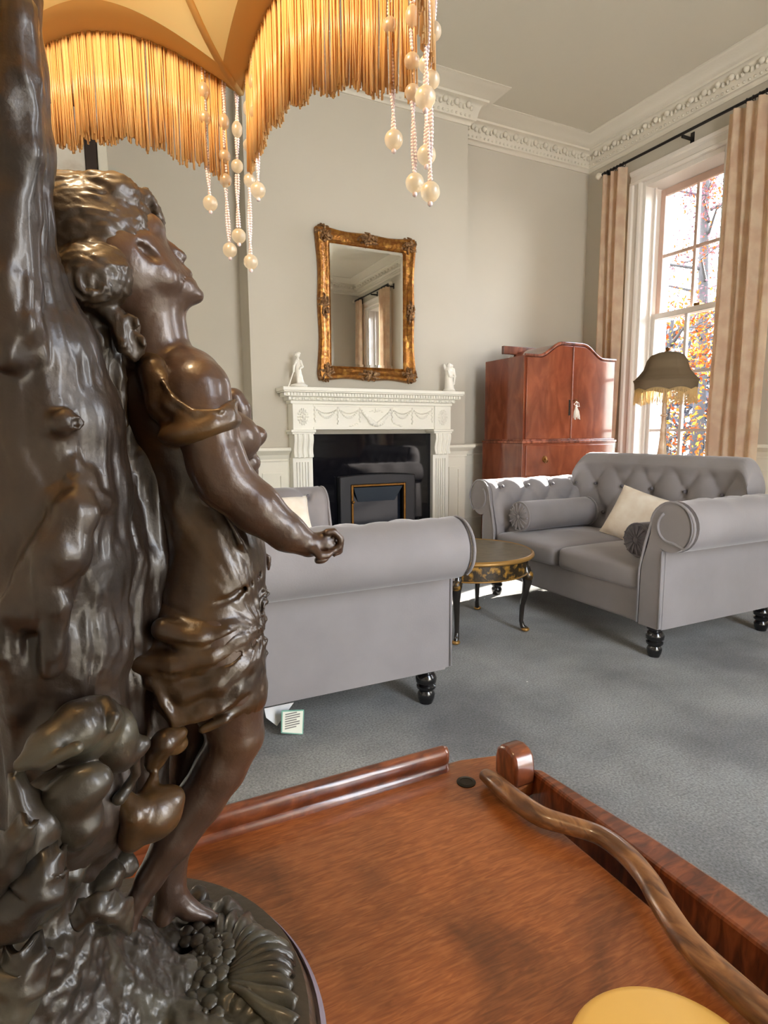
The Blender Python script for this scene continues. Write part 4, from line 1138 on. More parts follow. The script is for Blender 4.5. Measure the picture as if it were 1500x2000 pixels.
# ================================================================== LAMP BEHIND THE SOFA
lx, ly = 3.50, 2.812
st = thing('lamp_stand', 'small dark pedestal table behind the window sofa carrying the olive lamp', 'table', (lx, ly, 0))
obj('top', MB().lathe([(.001, .765), (.17, .765), (.178, .772), (.178, .782), (.17, .79), (.001, .79)], 40, (lx, ly, 0), cap=False), M['tray_dark'], st, smooth=30)
obj('column', MB().lathe([(.03, .12), (.05, .16), (.03, .22), (.024, .40), (.034, .52), (.022, .60), (.03, .72), (.06, .765)], 24, (lx, ly, 0)), M['tray_dark'], st, smooth=60)
for k in range(3):
    a = 2*PI*k/3+.4; obj('leg', MB().tube([(lx+r*math.cos(a), ly+r*math.sin(a), z) for r, z in ((.02, .17), (.09, .13), (.15, .05), (.19, .016))], [.022, .02, .016, .015], 8), M['tray_dark'], st, smooth=180)
l2 = thing('table_lamp', 'table lamp with olive bell shade and cream fringe standing in front of the window', 'lamp', (lx, ly, .79))
obj('base', MB().lathe([(.001, .79), (.075, .79), (.078, .80), (.06, .815), (.034, .84), (.028, .87), (.022, .95), (.016, 1.06), (.014, 1.10), (.024, 1.105), (.024, 1.115), (.013, 1.12), (.015, 1.20), (.012, 1.26), (.028, 1.275), (.03, 1.285), (.012, 1.30), (.010, 1.36)], 24, (lx, ly, 0)), mat('pale_marble_stem', srgb(206, 186, 160), .3, var=[srgb(160, 120, 84)], vscale=12), l2, smooth=50)
NB = 8
def sh2(u, v):
    # eight-lobed bell: skirt band below, dome above
    a = 2*PI*u; sc_ = 1+.035*abs(math.cos(NB/2*a))**.7*(1 if v > .15 else .6)
    prof_ = [(0, .236, 1.278), (.16, .244, 1.340), (.2, .238, 1.350), (.32, .212, 1.372), (.5, .172, 1.415), (.72, .152, 1.472), (.9, .124, 1.507), (1, .07, 1.526)]
    for (v0, r0, z0), (v1, r1, z1) in zip(prof_, prof_[1:]):
        if v <= v1+1e-9:
            q = (v-v0)/(v1-v0); r = r0+(r1-r0)*q; z = z0+(z1-z0)*q; break
    r *= .80
    z += .016*(abs(math.sin(NB/2*a))-.5)*max(0, 1-v*6)
    return (lx+r*sc_*math.cos(a), ly+r*sc_*math.sin(a), z)
o2 = obj('lamp_shade', MB().grid(sh2, 96, 34, wrap_u=True), M['shade2'], l2, smooth=60)
sm = o2.modifiers.new('thick', 'SOLIDIFY'); sm.thickness = .003
obj('band', MB().tube([sh2(u, .17) for u in np.linspace(0, 1, 96, endpoint=False)], .005, 6, closed=True), M['shade2'], o2, smooth=180)
mb = MB(); rr = random.Random(8)
for i in range(420):
    u = i/420; p = sh2(u, 0.0); L_ = .085+.010*rr.random(); j = .003
    mb.tube([(p[0], p[1], p[2]+.004), (p[0]+j*rr.uniform(-1, 1), p[1]+j*rr.uniform(-1, 1), p[2]-L_*.5), (p[0]+j*rr.uniform(-1.5, 1.5), p[1]+j*rr.uniform(-1.5, 1.5), p[2]-L_)], .0014, 4)
obj('fringe', mb, M['fringe2'], o2, smooth=180)
obj('finial', MB().lathe([(.02, 1.526), (.022, 1.532), (.007, 1.536), (.012, 1.548), (.014, 1.555), (.004, 1.562)], 14, (lx, ly, 0)), M['brass'], l2)
# ================================================================== FIGURAL LAMP
DX, DY, DZ = -.033, .319, .655          # axis of the round base, tray surface
lamp = thing('figural_lamp', 'bronze statue lamp of a girl by a tree trunk under a gold fringed shade', 'lamp', (DX, DY, DZ))
obj('plinth', MB().lathe([(.001, DZ+.001), (.137, DZ+.001), (.1375, DZ+.004), (.134, DZ+.006)], 96, (DX, DY, 0), cap=False).lathe([(.134, DZ+.006), (.1355, DZ+.0075), (.134, DZ+.009)], 96, (DX, DY, 0), cap=False), M['plinth_rim'], lamp, smooth=40)
obj('base_disc', MB().lathe([(.001, DZ+.006), (.130, DZ+.006), (.1315, DZ+.010), (.1285, DZ+.018), (.1275, DZ+.0195), (.118, DZ+.021), (.001, DZ+.022)], 96, (DX, DY, 0), cap=False), M['plinth'], lamp, smooth=40)
ZG = DZ+.021
PXM = .000292                            # metres per frame pixel around the figure
def B(px, py, Y=.355): return at(px, py, Y)
def R(*r): return [q*PXM for q in r] if len(r) > 1 else r[0]*PXM
def CH(S, pts, k=5, op='add'):
    """pts: (px, py, Y, radius px)"""
    S.chain([B(p[0], p[1], p[2]) for p in pts], [p[3]*PXM for p in pts], k*PXM, op)
def EL(S, px, py, Y, rx, ry, rs, ang=0, k=5, op='add'):
    """ellipsoid: rx along image direction ang (deg, 0 = right, 90 = up), ry across it, rs in depth (all px)"""
    a = math.radians(ang); Rm = np.array([[math.cos(a), 0, math.sin(a)], [-math.sin(a), 0, math.cos(a)], [0, 1, 0]])
    S.ell(B(px, py, Y), (rx*PXM, ry*PXM, rs*PXM), Rm, k*PXM, op)
def finish(S, it=2):
    V, F = S.mesh(); return relax(V, F, it), F

# ---------------------------------------------------------------- girl: head, neck, arms, legs (one continuous body)
S = Sculpt((-.030, .285, ZG-.004), (.165, .425, 1.155), .00125)
yh = .352
# head: skull, face, jaw
EL(S, 235, 525, yh, 92, 100, 84, 40)
EL(S, 282, 520, yh, 94, 54, 60, 125, k=14)            # face mass, long axis from chin to forehead
EL(S, 284, 456, yh, 36, 34, 48, 40, k=12)             # forehead
EL(S, 330, 556, yh, 56, 40, 42, -22, k=14)            # jaw
EL(S, 382, 577, yh, 16, 15, 18, 0, k=9)              # chin
EL(S, 314, 538, .339, 34, 30, 24, -30, k=12)          # near cheek
EL(S, 314, 538, .365, 34, 30, 24, -30, k=12)
CH(S, [(306, 473, yh, 12.5), (331, 486, yh, 11), (353, 501, yh, 11)], 6)
EL(S, 376, 518, yh, 9, 6, 18, 40, k=4, op='sub')       # nose
EL(S, 343, 511, .3470, 9.5, 8, 8, 0, k=3); EL(S, 343, 511, .357, 9.5, 8, 8, 0, k=3)
CH(S, [(350, 520, yh, 9), (359, 530, yh, 10)], 6)      # upper lip area
EL(S, 367, 534, yh, 10, 7, 17, -50, k=3)              # upper lip
EL(S, 374, 553, yh, 9, 7.5, 15, -50, k=3)
EL(S, 392, 562, yh, 7, 5, 16, 20, k=4, op='sub')              # lower lip
CH(S, [(380, 543, yh, 3.4), (366, 543, .3460, 3.4), (350, 545, .3410, 3.0)], 2, 'sub')    # mouth line
EL(S, 350, 517, .3490, 3.5, 3, 3, 0, k=2, op='sub')    # nostril
EL(S, 288, 492, .3318, 20, 9, 8, -30, k=8, op='sub')  # near eye socket
EL(S, 288, 493, .3378, 13, 9, 11, -30, k=2)            # eyeball
CH(S, [(273, 484, .3370, 3), (285, 481, .3345, 3.2), (299, 487, .3375, 3)], 3)  # upper lid
CH(S, [(275, 498, .3380, 2.2), (287, 503, .336, 2.4), (299, 500, .3385, 2.2)], 3)
CH(S, [(262, 472, .3375, 6), (284, 464, .3355, 7), (300, 468, .342, 6)], 7)      # brow ridge
EL(S, 288, 492, .3695, 20, 10, 12, -30, k=8, op='sub')
CH(S, [(340, 528, .339, 3), (349, 545, .3395, 3)], 4, 'sub')                    # smile crease
# neck and shoulders
CH(S, [(290, 600, .356, 66), (300, 660, .357, 60), (305, 710, .36, 74)], 14)
CH(S, [(300, 715, .362, 66), (370, 745, .345, 58), (385, 760, .335, 58)], 18)    # near shoulder slope
EL(S, 330, 760, .37, 120, 70, 80, 0, k=18)
# near arm
CH(S, [(385, 765, .333, 58), (402, 830, .328, 55), (424, 905, .324, 52), (440, 940, .322, 51)], 14)
CH(S, [(440, 940, .322, 51), (500, 992, .319, 47), (560, 1040, .317, 36), (603, 1064, .316, 25)], 12)
# hand: palm, thumb and four curled fingers
EL(S, 630, 1060, .316, 30, 22, 24, -4, k=8)
EL(S, 640, 1050, .318, 20, 16, 22, 20, k=6)
for i, (dy, yy, l) in enumerate(((0, .3095, 1.0), (2, .3145, 1.06), (5, .3195, 1.02), (10, .324, .9))):
    CH(S, [(636, 1040+dy*.6, yy, 7.5), (652, 1038+dy*.8, yy, 7.4), (664*1.0+2*l, 1053+dy, yy-.0005, 7), (664, 1068+dy*.9, yy, 6.4), (652, 1076+dy*.7, yy, 6)], 2.0)
CH(S, [(612, 1074, .309, 9), (626, 1086, .3065, 8.5), (640, 1084, .3065, 7.5), (648, 1078, .308, 6)], 3)         # thumb
EL(S, 628, 1092, .318, 17, 9, 14, 12, k=4)
# breast side and far arm, far hand
EL(S, 425, 850, .372, 62, 92, 66, 80, k=18)
EL(S, 462, 860, .385, 34, 70, 34, 102, k=10)
EL(S, 472, 905, .382, 30, 42, 34, 95, k=8)
CH(S, [(455, 780, .392, 26), (466, 800, .392, 26), (474, 850, .394, 24)], 8)
CH(S, [(474, 850, .394, 28), (482, 920, .394, 25), (492, 1010, .392, 20), (508, 1076, .388, 14)], 8)
EL(S, 516, 1092, .386, 13, 18, 12, 60, k=3)
for i in range(4): CH(S, [(514, 1082+5*i, .383+.002*i, 5), (526, 1088+5*i, .382+.002*i, 5), (524, 1100+4*i, .382+.002*i, 4.5)], 1.5)
# torso and hips under the dress
CH(S, [(350, 800, .365, 88), (390, 950, .36, 86), (415, 1080, .357, 88), (405, 1220, .357, 102)], 20)
# near leg: thigh, bent knee, shin running back, foot on its toes
CH(S, [(415, 1240, .343, 92), (440, 1340, .340, 78), (459, 1430, .338, 58)], 14)
CH(S, [(462, 1436, .338, 55), (430, 1500, .339, 52), (392, 1560, .340, 48), (340, 1640, .338, 40), (292, 1716, .335, 26), (270, 1755, .333, 20)], 10)
CH(S, [(270, 1755, .333, 21), (254, 1790, .331, 18), (248, 1836, .329, 15)], 7)
CH(S, [(290, 1722, .335, 20), (276, 1748, .334, 20)], 6)
# standing leg and foot
CH(S, [(380, 1300, .372, 80), (385, 1450, .373, 62), (358, 1560, .373, 50), (335, 1660, .371, 38), (334, 1735, .368, 30)], 12)
CH(S, [(334, 1730, .368, 31), (318, 1792, .366, 22)], 8)
CH(S, [(338, 1748, .367, 30), (368, 1776, .3645, 21), (405, 1791, .362, 15), (436, 1799, .360, 10)], 8)
for i, l in enumerate((1, .97, .9, .82)): CH(S, [(420, 1797, .3655-.0028*i, 7.5-.6*i), (420+38*l, 1803+1.0*i, .3655-.0032*i, 6-.6*i)], 2)
V, F = finish(S, 2)
body = obj('girl_figure', (V, F), M['bronze_skin'], lamp, smooth=180)

# ---------------------------------------------------------------- hair, with wreath and ringlets
S = Sculpt((-.045, .285, .97), (.085, .425, 1.165), .0013)
EL(S, 196, 468, .354, 104, 96, 88, 20)
EL(S, 150, 440, .356, 92, 84, 84, 10, k=20)
EL(S, 140, 560, .352, 82, 120, 74, 100, k=18)
CH(S, [(70, 384, .352, 28), (120, 380, .350, 32), (180, 382, .346, 34), (225, 382, .343, 36), (240, 380, .342, 30)], 12)      # roll over the crown
CH(S, [(236, 392, .342, 22), (256, 410, .340, 18), (262, 436, .338, 16), (252, 462, .336, 18), (234, 500, .334, 20), (226, 534, .333, 17)], 8)   # hair edge beside the face
CH(S, [(226, 500, .336, 18), (230, 534, .332, 16), (236, 562, .333, 13), (232, 580, .335, 12)], 6)
CH(S, [(262, 388, .348, 20), (282, 386, .352, 16), (296, 400, .358, 13), (310, 428, .362, 11), (318, 454, .363, 8)], 6)                           # far wreath of curls
for px, py, r in ((268, 378, 12), (284, 376, 11), (294, 390, 11), (304, 408, 10), (311, 425, 9), (316, 442, 8), (318, 458, 6)): EL(S, px, py, .362, r, r*.8, r, 40, k=2)
EL(S, 180, 540, .330, 66, 54, 38, 20, k=12)                                                               # plaited bun over the ear
for k in range(2):
    CH(S, [(180+(52-22*k)*math.cos(a), 545-(42-12*k)*math.sin(a), .3222-.0018*k, 6) for a in np.linspace(.3*k, 5.4+.3*k, 16)], 3)
# loose lengths down the back and ringlets at the neck
for i in range(9):
    x0 = 100+15*i; ph = i*1.3
    CH(S, [(x0+8*math.sin(ph), 590, .346-.003*(i % 3), 20), (x0+10*math.sin(ph+1), 660, .342-.003*(i % 2), 18), (x0+12+10*math.sin(ph+2.2), 740, .342, 15), (x0+14+8*math.sin(ph+3), 830, .343, 10)], 6)
for (cx, cy, n) in ((256, 634, 3), (268, 672, 2)):
    CH(S, [(cx+(15-3*(j/8))*math.cos(.8*j), cy+(19-4*(j/8))*math.sin(.8*j), .332-.0006*j, 6.5) for j in range(9)], 2)
CH(S, [(196, 600, .334, 20), (226, 620, .332, 18), (250, 640, .332, 14), (266, 676, .332, 12), (262, 700, .333, 9)], 5)
CH(S, [(232, 640, .330, 14), (240, 676, .329, 13), (262, 700, .331, 9)], 5)
V, F = finish(S, 1)
N = vnormals(V, F)
q = (V+.004*np.stack([vnoise(V*90), vnoise(V*90+5), vnoise(V*90+11)], 1))*np.where((V[:, 2] > 1.075)[:, None], np.array([[95, 300, 340]]), np.array([[320, 320, 85]])); d = .0028*(np.abs(fbm(q, 2)*2-.75)-.3)
V = V+N*d[:, None]
obj('hair', (V, F), M['bronze_hair'], body, smooth=180)

# ---------------------------------------------------------------- dress: sleeve, bodice, gathered skirt with knot of flowers
S = Sculpt((-.03, .28, .77), (.115, .425, 1.075), .0012)
CH(S, [(300, 770, .362, 84), (365, 880, .36, 90), (395, 960, .358, 96), (422, 1080, .355, 96), (408, 1200, .353, 113)], 16)
EL(S, 418, 1120, .352, 100, 96, 96, 0, k=20)
EL(S, 400, 1250, .350, 122, 80, 108, 20, k=16)
CH(S, [(430, 1290, .341, 92), (446, 1345, .340, 81)], 12)
CH(S, [(330, 1270, .352, 80), (300, 1340, .350, 44)], 14)
# bagging over the girdle and folds sweeping to the knot on the hip
CH(S, [(318, 1230, .327, 22), (380, 1252, .323, 24), (440, 1238, .323, 20), (490, 1205, .330, 13)], 18)
CH(S, [(270, 1296, .332, 20), (340, 1300, .324, 24), (410, 1282, .321, 22), (470, 1250, .324, 15), (505, 1222, .332, 10)], 15)
CH(S, [(300, 1330, .330, 20), (360, 1352, .323, 22), (420, 1336, .320, 20), (480, 1296, .323, 14), (510, 1256, .331, 9)], 14)
CH(S, [(318, 1372, .328, 20), (345, 1398, .323, 18), (400, 1386, .319, 17), (462, 1346, .320, 14), (508, 1300, .327, 9)], 12)
CH(S, [(338, 1416, .320, 9), (380, 1404, .3165, 9), (430, 1384, .316, 9), (480, 1350, .319, 8), (515, 1310, .329, 6)], 5)
CH(S, [(396, 1424, .319, 9), (440, 1404, .317, 10), (490, 1366, .322, 8), (516, 1330, .331, 6)], 5)
CH(S, [(300, 1330, .326, 10), (318, 1370, .322, 11), (340, 1412, .319, 8)], 5)
CH(S, [(330, 1160, .326, 5), (400, 1190, .3205, 6), (460, 1165, .3235, 5), (506, 1120, .335, 4)], 6, 'sub')
CH(S, [(320, 1262, .320, 6), (400, 1270, .3135, 6), (470, 1232, .318, 5)], 6, 'sub')
CH(S, [(300, 1318, .322, 5), (380, 1324, .314, 6), (450, 1290, .316, 5), (500, 1250, .327, 4)], 5, 'sub')
# hollow waist and side seam behind the arm
EL(S, 395, 985, .326, 40, 60, 24, 110, k=24, op='sub')
CH(S, [(440, 1000, .326, 5), (470, 1060, .3265, 6), (500, 1120, .334, 4)], 8)
# off-the-shoulder sleeve: cloth strap round the upper arm
CH(S, [(262, 690, .344, 14), (300, 708, .341, 13), (320, 745, .330, 11), (335, 790, .322, 14), (368, 818, .3165, 15), (410, 822, .3135, 14), (445, 804, .316, 11), (459, 786, .323, 7)], 14)
EL(S, 392, 836, .325, 76, 28, 62, 14, k=14)
CH(S, [(300, 726, .338, 28), (318, 790, .332, 28), (350, 838, .327, 22)], 12)
CH(S, [(318, 745, .3235, 5), (340, 780, .317, 5), (380, 806, .311, 6), (430, 803, .310, 5), (458, 783, .321, 4)], 5)
CH(S, [(345, 850, .322, 8), (400, 856, .315, 8), (440, 834, .315, 7), (458, 800, .323, 5)], 6)
# knot and flowers on the hip
for px, py, r, y in ((505, 1160, 13, .340), (514, 1176, 13, .338), (506, 1196, 13, .337), (517, 1210, 9, .341), (505, 1232, 15, .336), (516, 1252, 12, .338), (519, 1276, 9, .340), (500, 1262, 14, .335), (492, 1240, 14, .333), (522, 1160, 8, .342), (517, 1150, 8, .344), (497, 1180, 13, .333), (509, 1286, 7, .338)):
    EL(S, px, py, y, r, r*.75, r, px*13 % 90, k=2.5)
CH(S, [(500, 1178, .331, 4), (515, 1156, .335, 4), (523, 1152, .340, 3)], 1.5)
CH(S, [(496, 1210, .329, 4), (512, 1200, .332, 4), (519, 1176, .335, 3)], 1.5)
CH(S, [(498, 1250, .328, 4), (514, 1262, .331, 4), (520, 1282, .335, 3)], 1.5)
V, F = finish(S, 1)
N = vnormals(V, F)
q = (V-B(505, 1220, .34)); ang = np.arctan2(q[:, 2], -q[:, 0]); rad = np.sqrt(q[:, 0]**2+q[:, 2]**2)
fold = np.abs(vnoise(np.stack([ang*7, rad*18, V[:, 1]*30], 1))*2-1)
low = np.clip((1.0-V[:, 2])/.10, 0, 1)
V = V+N*(.0014*(fold-.5)*low)[:, None]
obj('dress', (V, F), M['bronze'], body, smooth=180)

# ---------------------------------------------------------------- tree trunk carrying the lamp holder
S = Sculpt((-.125, .25, ZG-.003), (.055, .40, 1.40), .0018)
CH(S, [(130, 1900, .340, 80), (128, 1740, .336, 82), (120, 1560, .318, 112), (122, 1420, .318, 98), (112, 1250, .320, 112), (100, 1100, .322, 118), (96, 960, .324, 118), (84, 820, .322, 112), (52, 690, .318, 96), (10, 560, .314, 76), (-16, 420, .312, 72), (-30, 280, .310, 80), (-50, 120, .308, 84), (-70, -60, .306, 82), (-110, -330, .305, 60)], 24)
CH(S, [(235, 1440, .346, 36), (240, 1240, .341, 46), (234, 1100, .339, 48), (228, 1010, .343, 38), (215, 900, .356, 36)], 7)       # broken bark slab
CH(S, [(245, 1420, .34, 36), (250, 1320, .345, 50), (270, 1250, .352, 52), (290, 1100, .355, 50), (290, 900, .36, 50)], 18)
CH(S, [(215, 700, .366, 50), (225, 850, .364, 56), (240, 950, .362, 56), (255, 1100, .360, 56), (264, 1300, .358, 52), (280, 1450, .354, 48), (285, 1530, .350, 40)], 12)
CH(S, [(60, 1180, .290, 40), (120, 1080, .284, 36), (150, 1000, .286, 30), (160, 940, .292, 24)], 14)
CH(S, [(70, 990, .296, 22), (120, 972, .291, 20), (180, 974, .292, 16), (205, 985, .298, 12)], 10)                                        # rolled branch stub
CH(S, [(100, 830, .292, 20), (126, 824, .286, 16), (146, 826, .284, 14)], 6); EL(S, 148, 826, .2815, 7, 7, 8, 0, k=2, op='sub')             # cut twig
CH(S, [(140, 930, .294, 11), (152, 915, .290, 9), (146, 896, .292, 9)], 3)
CH(S, [(20, 1180, .288, 20), (14, 1270, .290, 20), (34, 1380, .296, 20), (46, 1460, .302, 22)], 8)
CH(S, [(62, 690, .292, 22), (52, 640, .288, 20), (56, 560, .29, 18), (44, 420, .29, 20), (50, 300, .286, 20), (40, 160, .285, 22), (32, 20, .284, 22)], 10)
CH(S, [(20, 700, .288, 20), (8, 540, .286, 16), (24, 380, .286, 16), (10, 200, .284, 18), (16, 40, .284, 16)], 8)
CH(S, [(100, 1300, .284, 16), (110, 1180, .280, 18), (85, 1120, .282, 14)], 8)
S.below(ZG-.001)
V, F = finish(S, 1); N = vnormals(V, F)
q = V+.014*np.stack([vnoise(V*34), vnoise(V*34+9), vnoise(V*34+21)], 1)
rid = 1-np.abs(fbm(q*np.array([88, 88, 13]), 3)*2-.9)
fine = fbm(V*np.array([420, 420, 110]), 2)
V = V+N*(.0050*(rid-.7)+.0008*(fine-.4))[:, None]
obj('tree_trunk', (V, F), M['bronze_bark'], lamp, smooth=180)

# ---------------------------------------------------------------- rocky ground and blossoms at the foot
S = Sculpt((-.16, .195, ZG-.002), (.11, .44, .80), .0016)
S.ell((DX, DY, ZG-.004), (.118, .116, .012), k=.004)
S.ell((-.055, .300, ZG), (.080, .075, .034), k=.02)
S.ell((-.03, .33, ZG+.01), (.052, .05, .052), k=.02)
S.cone((-.06, .305, ZG), (-.045, .316, ZG+.10), .056, .034, k=.02)
rr = random.Random(12)
for i in range(150):
    a = rr.random()*2*PI; q = .11*rr.random()**.5
    S.ell((DX+q*math.cos(a), DY+q*math.sin(a), ZG+.004+.034*max(0, .08-q)/.08), (.006+.010*rr.random(), .006+.010*rr.random(), .004+.006*rr.random()), k=.004)
for px, py, Y, r in ((140, 1820, .30, 30), (215, 1790, .30, 26), (90, 1880, .285, 36), (60, 1760, .29, 40), (205, 1720, .305, 26), (180, 1660, .31, 30), (120, 1690, .30, 40), (240, 1690, .315, 22)): EL(S, px, py, Y, r*1.2, r, r, px % 60, k=6)
S.below(ZG-.001)
V, F = finish(S, 1); N = vnormals(V, F)
V = V+N*(.0085*(fbm(V*100, 3)-.45)+.0022*(fbm(V*300, 2)-.4))[:, None]
obj('ground_mound', (V, F), M['bronze_green'], lamp, smooth=180)
# broad fluted leaf on the right of the base
def fan_leaf(c, yaw, L_, W_, ribs, rise, name='fluted_leaf'):
    def fn(u, v):
        a = (u-.5)*2.5; r = v
        x = L_*r*math.cos(a*.9); y = W_*r*math.sin(a*.9)*1.2
        ser = 1+(.07*abs(math.sin(ribs*PI*u))+.06*math.sin(17*u))*v
        z = rise*math.sin(PI*min(1, r*.62))+.0032*v*math.cos(2*PI*ribs*(u+.03*math.sin(9*u+3*v)))*(.4+.6*v)-.012*v**3+.003*math.sin(5*u+7*v)*v
        x *= ser; y *= ser
        return (c[0]+x*math.cos(yaw)-y*math.sin(yaw), c[1]+x*math.sin(yaw)+y*math.cos(yaw), c[2]+z)
    o = obj(name, MB().grid(fn, 120, 26), M['bronze_green'], lamp, smooth=180)
    sm = o.modifiers.new('thick', 'SOLIDIFY'); sm.thickness = .0022
    return o
fan_leaf(atz(420, 1925, ZG+.004), math.radians(8), .041, .048, 13, .012)
fan_leaf(atz(330, 1830, ZG+.002), math.radians(-30), .040, .028, 8, .008)
fan_leaf(atz(180, 1990, ZG+.012), math.radians(-100), .05, .04, 8, .012)
# cluster of small blossoms
mb = MB(); rr = random.Random(31)
for px, py in ((230, 1880), (262, 1872), (285, 1890), (250, 1905), (222, 1912), (278, 1925), (312, 1925), (340, 1905), (330, 1940), (300, 1955), (360, 1930), (395, 1870), (420, 1885), (410, 1905), (430, 1862), (405, 1845), (260, 1945), (400, 1985), (350, 1970), (380, 1830), (425, 1835)):
    c = atz(px, py, ZG+.013); n_ = 5
    ti = rr.random()*6
    for k in range(n_):
        a = ti+2*PI*k/n_; mb.ball((c[0]+.0058*math.cos(a), c[1]+.0058*math.sin(a), c[2]+.003*rr.random()), (.0048, .0048, .0020), 8, 6)
    mb.ball((c[0], c[1], c[2]+.0025), .0022, 6, 5)
    mb.tube([(c[0], c[1], c[2]), (c[0]+.002, c[1]+.004, ZG)], .002, 5)
obj('blossom_cluster', mb, M['bronze_green'], lamp, smooth=60)
# large drooping flower with hooded petals and its leaves, lower left
PXM = .000232
S = Sculpt((-.10, .235, .70), (.045, .345, .92), .0012)
EL(S, 165, 1425, .280, 74, 60, 50, 30)
EL(S, 222, 1440, .286, 74, 48, 44, 100, k=5)
CH(S, [(150, 1420, .272, 50), (95, 1455, .266, 34), (40, 1492, .262, 12)], 14)
CH(S, [(40, 1494, .262, 8), (90, 1492, .258, 10), (150, 1460, .254, 12)], 6)
EL(S, 120, 1530, .272, 76, 26, 36, 10, k=10)
EL(S, 150, 1545, .262, 62, 44, 36, 20, k=10)
EL(S, 140, 1590, .264, 70, 52, 36, 100, k=12)
EL(S, 160, 1620, .262, 36, 26, 26, 30, k=8)
CH(S, [(50, 1508, .252, 7), (100, 1506, .250, 11), (150, 1494, .253, 7)], 7, 'sub')
EL(S, 235, 1470, .288, 30, 60, 30, 100, k=8)
CH(S, [(248, 1440, .290, 14), (262, 1475, .290, 14), (266, 1510, .292, 11), (250, 1536, .294, 12), (232, 1560, .290, 14)], 5)
CH(S, [(205, 1370, .278, 14), (222, 1400, .270, 12), (215, 1425, .268, 8)], 6)
V, F = finish(S, 1); N = vnormals(V, F); V = V+N*(.0020*(fbm(V*85, 3)-.45))[:, None]
obj('hooded_flower', (V, F), M['bronze_green'], lamp, smooth=180)
PXM = .000258
S = Sculpt((-.03, .255, .70), (.09, .345, .90), .0013)
EL(S, 312, 1458, .318, 40, 24, 24, 55, k=4); EL(S, 345, 1455, .322, 26, 20, 22, 20, k=10)
CH(S, [(300, 1490, .318, 20), (322, 1450, .314, 24), (352, 1432, .320, 16)], 8)
EL(S, 294, 1592, .302, 52, 62, 44, 90, k=6); EL(S, 312, 1570, .304, 34, 50, 36, 100, k=10)
CH(S, [(240, 1560, .300, 20), (262, 1590, .296, 26), (256, 1640, .298, 24)], 10)
CH(S, [(300, 1520, .312, 12), (290, 1545, .306, 16)], 6)
V, F = finish(S, 1); N = vnormals(V, F); V = V+N*(.0012*(fbm(V*80, 2)-.4))[:, None]
obj('flower_bud', (V, F), M['bronze'], lamp, smooth=180)
PXM = .00024
def ribbon_leaf(pts, wid, Y0, ruffle, seed):
    """long ruffled leaf: centre line in the frame plus half width; real thickness and depth"""
    P = np.array([B(p[0], p[1], p[2]) for p in pts]); n = 40
    t = np.linspace(0, len(P)-1, n); C = np.array([[np.interp(q, range(len(P)), P[:, k]) for k in range(3)] for q in t])
    w = np.interp(t, range(len(P)), wid)*PXM
    V = []; m_ = 15
    for i in range(n):
        tg = C[min(n-1, i+1)]-C[max(0, i-1)]; tg /= np.linalg.norm(tg); sd = np.cross(tg, (0, -1, 0)); sd /= np.linalg.norm(sd)
        for j in range(m_):
            u = -1+2*j/(m_-1)
            p = C[i]+sd*w[i]*u+np.array((0, -1, 0))*(.0075*(1-u*u)+ruffle*PXM*math.sin(i*.62+seed+u)*abs(u)**1.5)
            V.append(p)
    F = [(i*m_+j, i*m_+j+1, (i+1)*m_+j+1, (i+1)*m_+j) for i in range(n-1) for j in range(m_-1)]
    o = obj('ruffled_leaf', (V, F), M['bronze_green'], lamp, smooth=180)
    sm = o.modifiers.new('thick', 'SOLIDIFY'); sm.thickness = .002; sm.offset = 0
ribbon_leaf([(30, 1500, .268), (46, 1560, .262), (70, 1620, .258), (60, 1700, .256), (20, 1780, .258), (-40, 1850, .262)], [6, 20, 36, 52, 46, 20], .26, 12, 0)
ribbon_leaf([(60, 1590, .25), (30, 1640, .25), (-10, 1720, .252), (-60, 1800, .256)], [10, 26, 34, 20], .25, 12, 2)
ribbon_leaf([(120, 1640, .258), (90, 1690, .250), (70, 1740, .248), (10, 1800, .25), (-60, 1840, .252)], [10, 34, 44, 40, 20], .25, 14, 4)
ribbon_leaf([(150, 1790, .27), (190, 1760, .266), (230, 1775, .268), (250, 1800, .272)], [14, 26, 26, 8], .26, 10, 1)
ribbon_leaf([(40, 1830, .25), (50, 1880, .245), (20, 1960, .242), (-20, 2010, .242)], [20, 40, 44, 20], .25, 14, 3)
# lamp holder and bulb above the trunk
SX, SY, SZ, SRD = -.053, .321, 1.262, .2455
obj('lamp_holder', MB().lathe([(.020, 1.29), (.020, 1.32), (.012, 1.325), (.012, 1.335), (.017, 1.34), (.017, 1.35), (.010, 1.352)], 20, (SX, SY, 0)), M['brass'], lamp, smooth=40)
bl = bpy.data.lights.new('bulb_light', 'POINT'); bo = bpy.data.objects.new('bulb_light', bl); COL.objects.link(bo)
bl.energy = 1.6; bl.color = (1.0, .78, .50); bl.shadow_soft_size = .03; bo.location = (SX+.012, SY-.01, 1.405); bo.parent = lamp; bo.location = (SX+.012-DX, SY-.01-DY, 1.385-DZ)

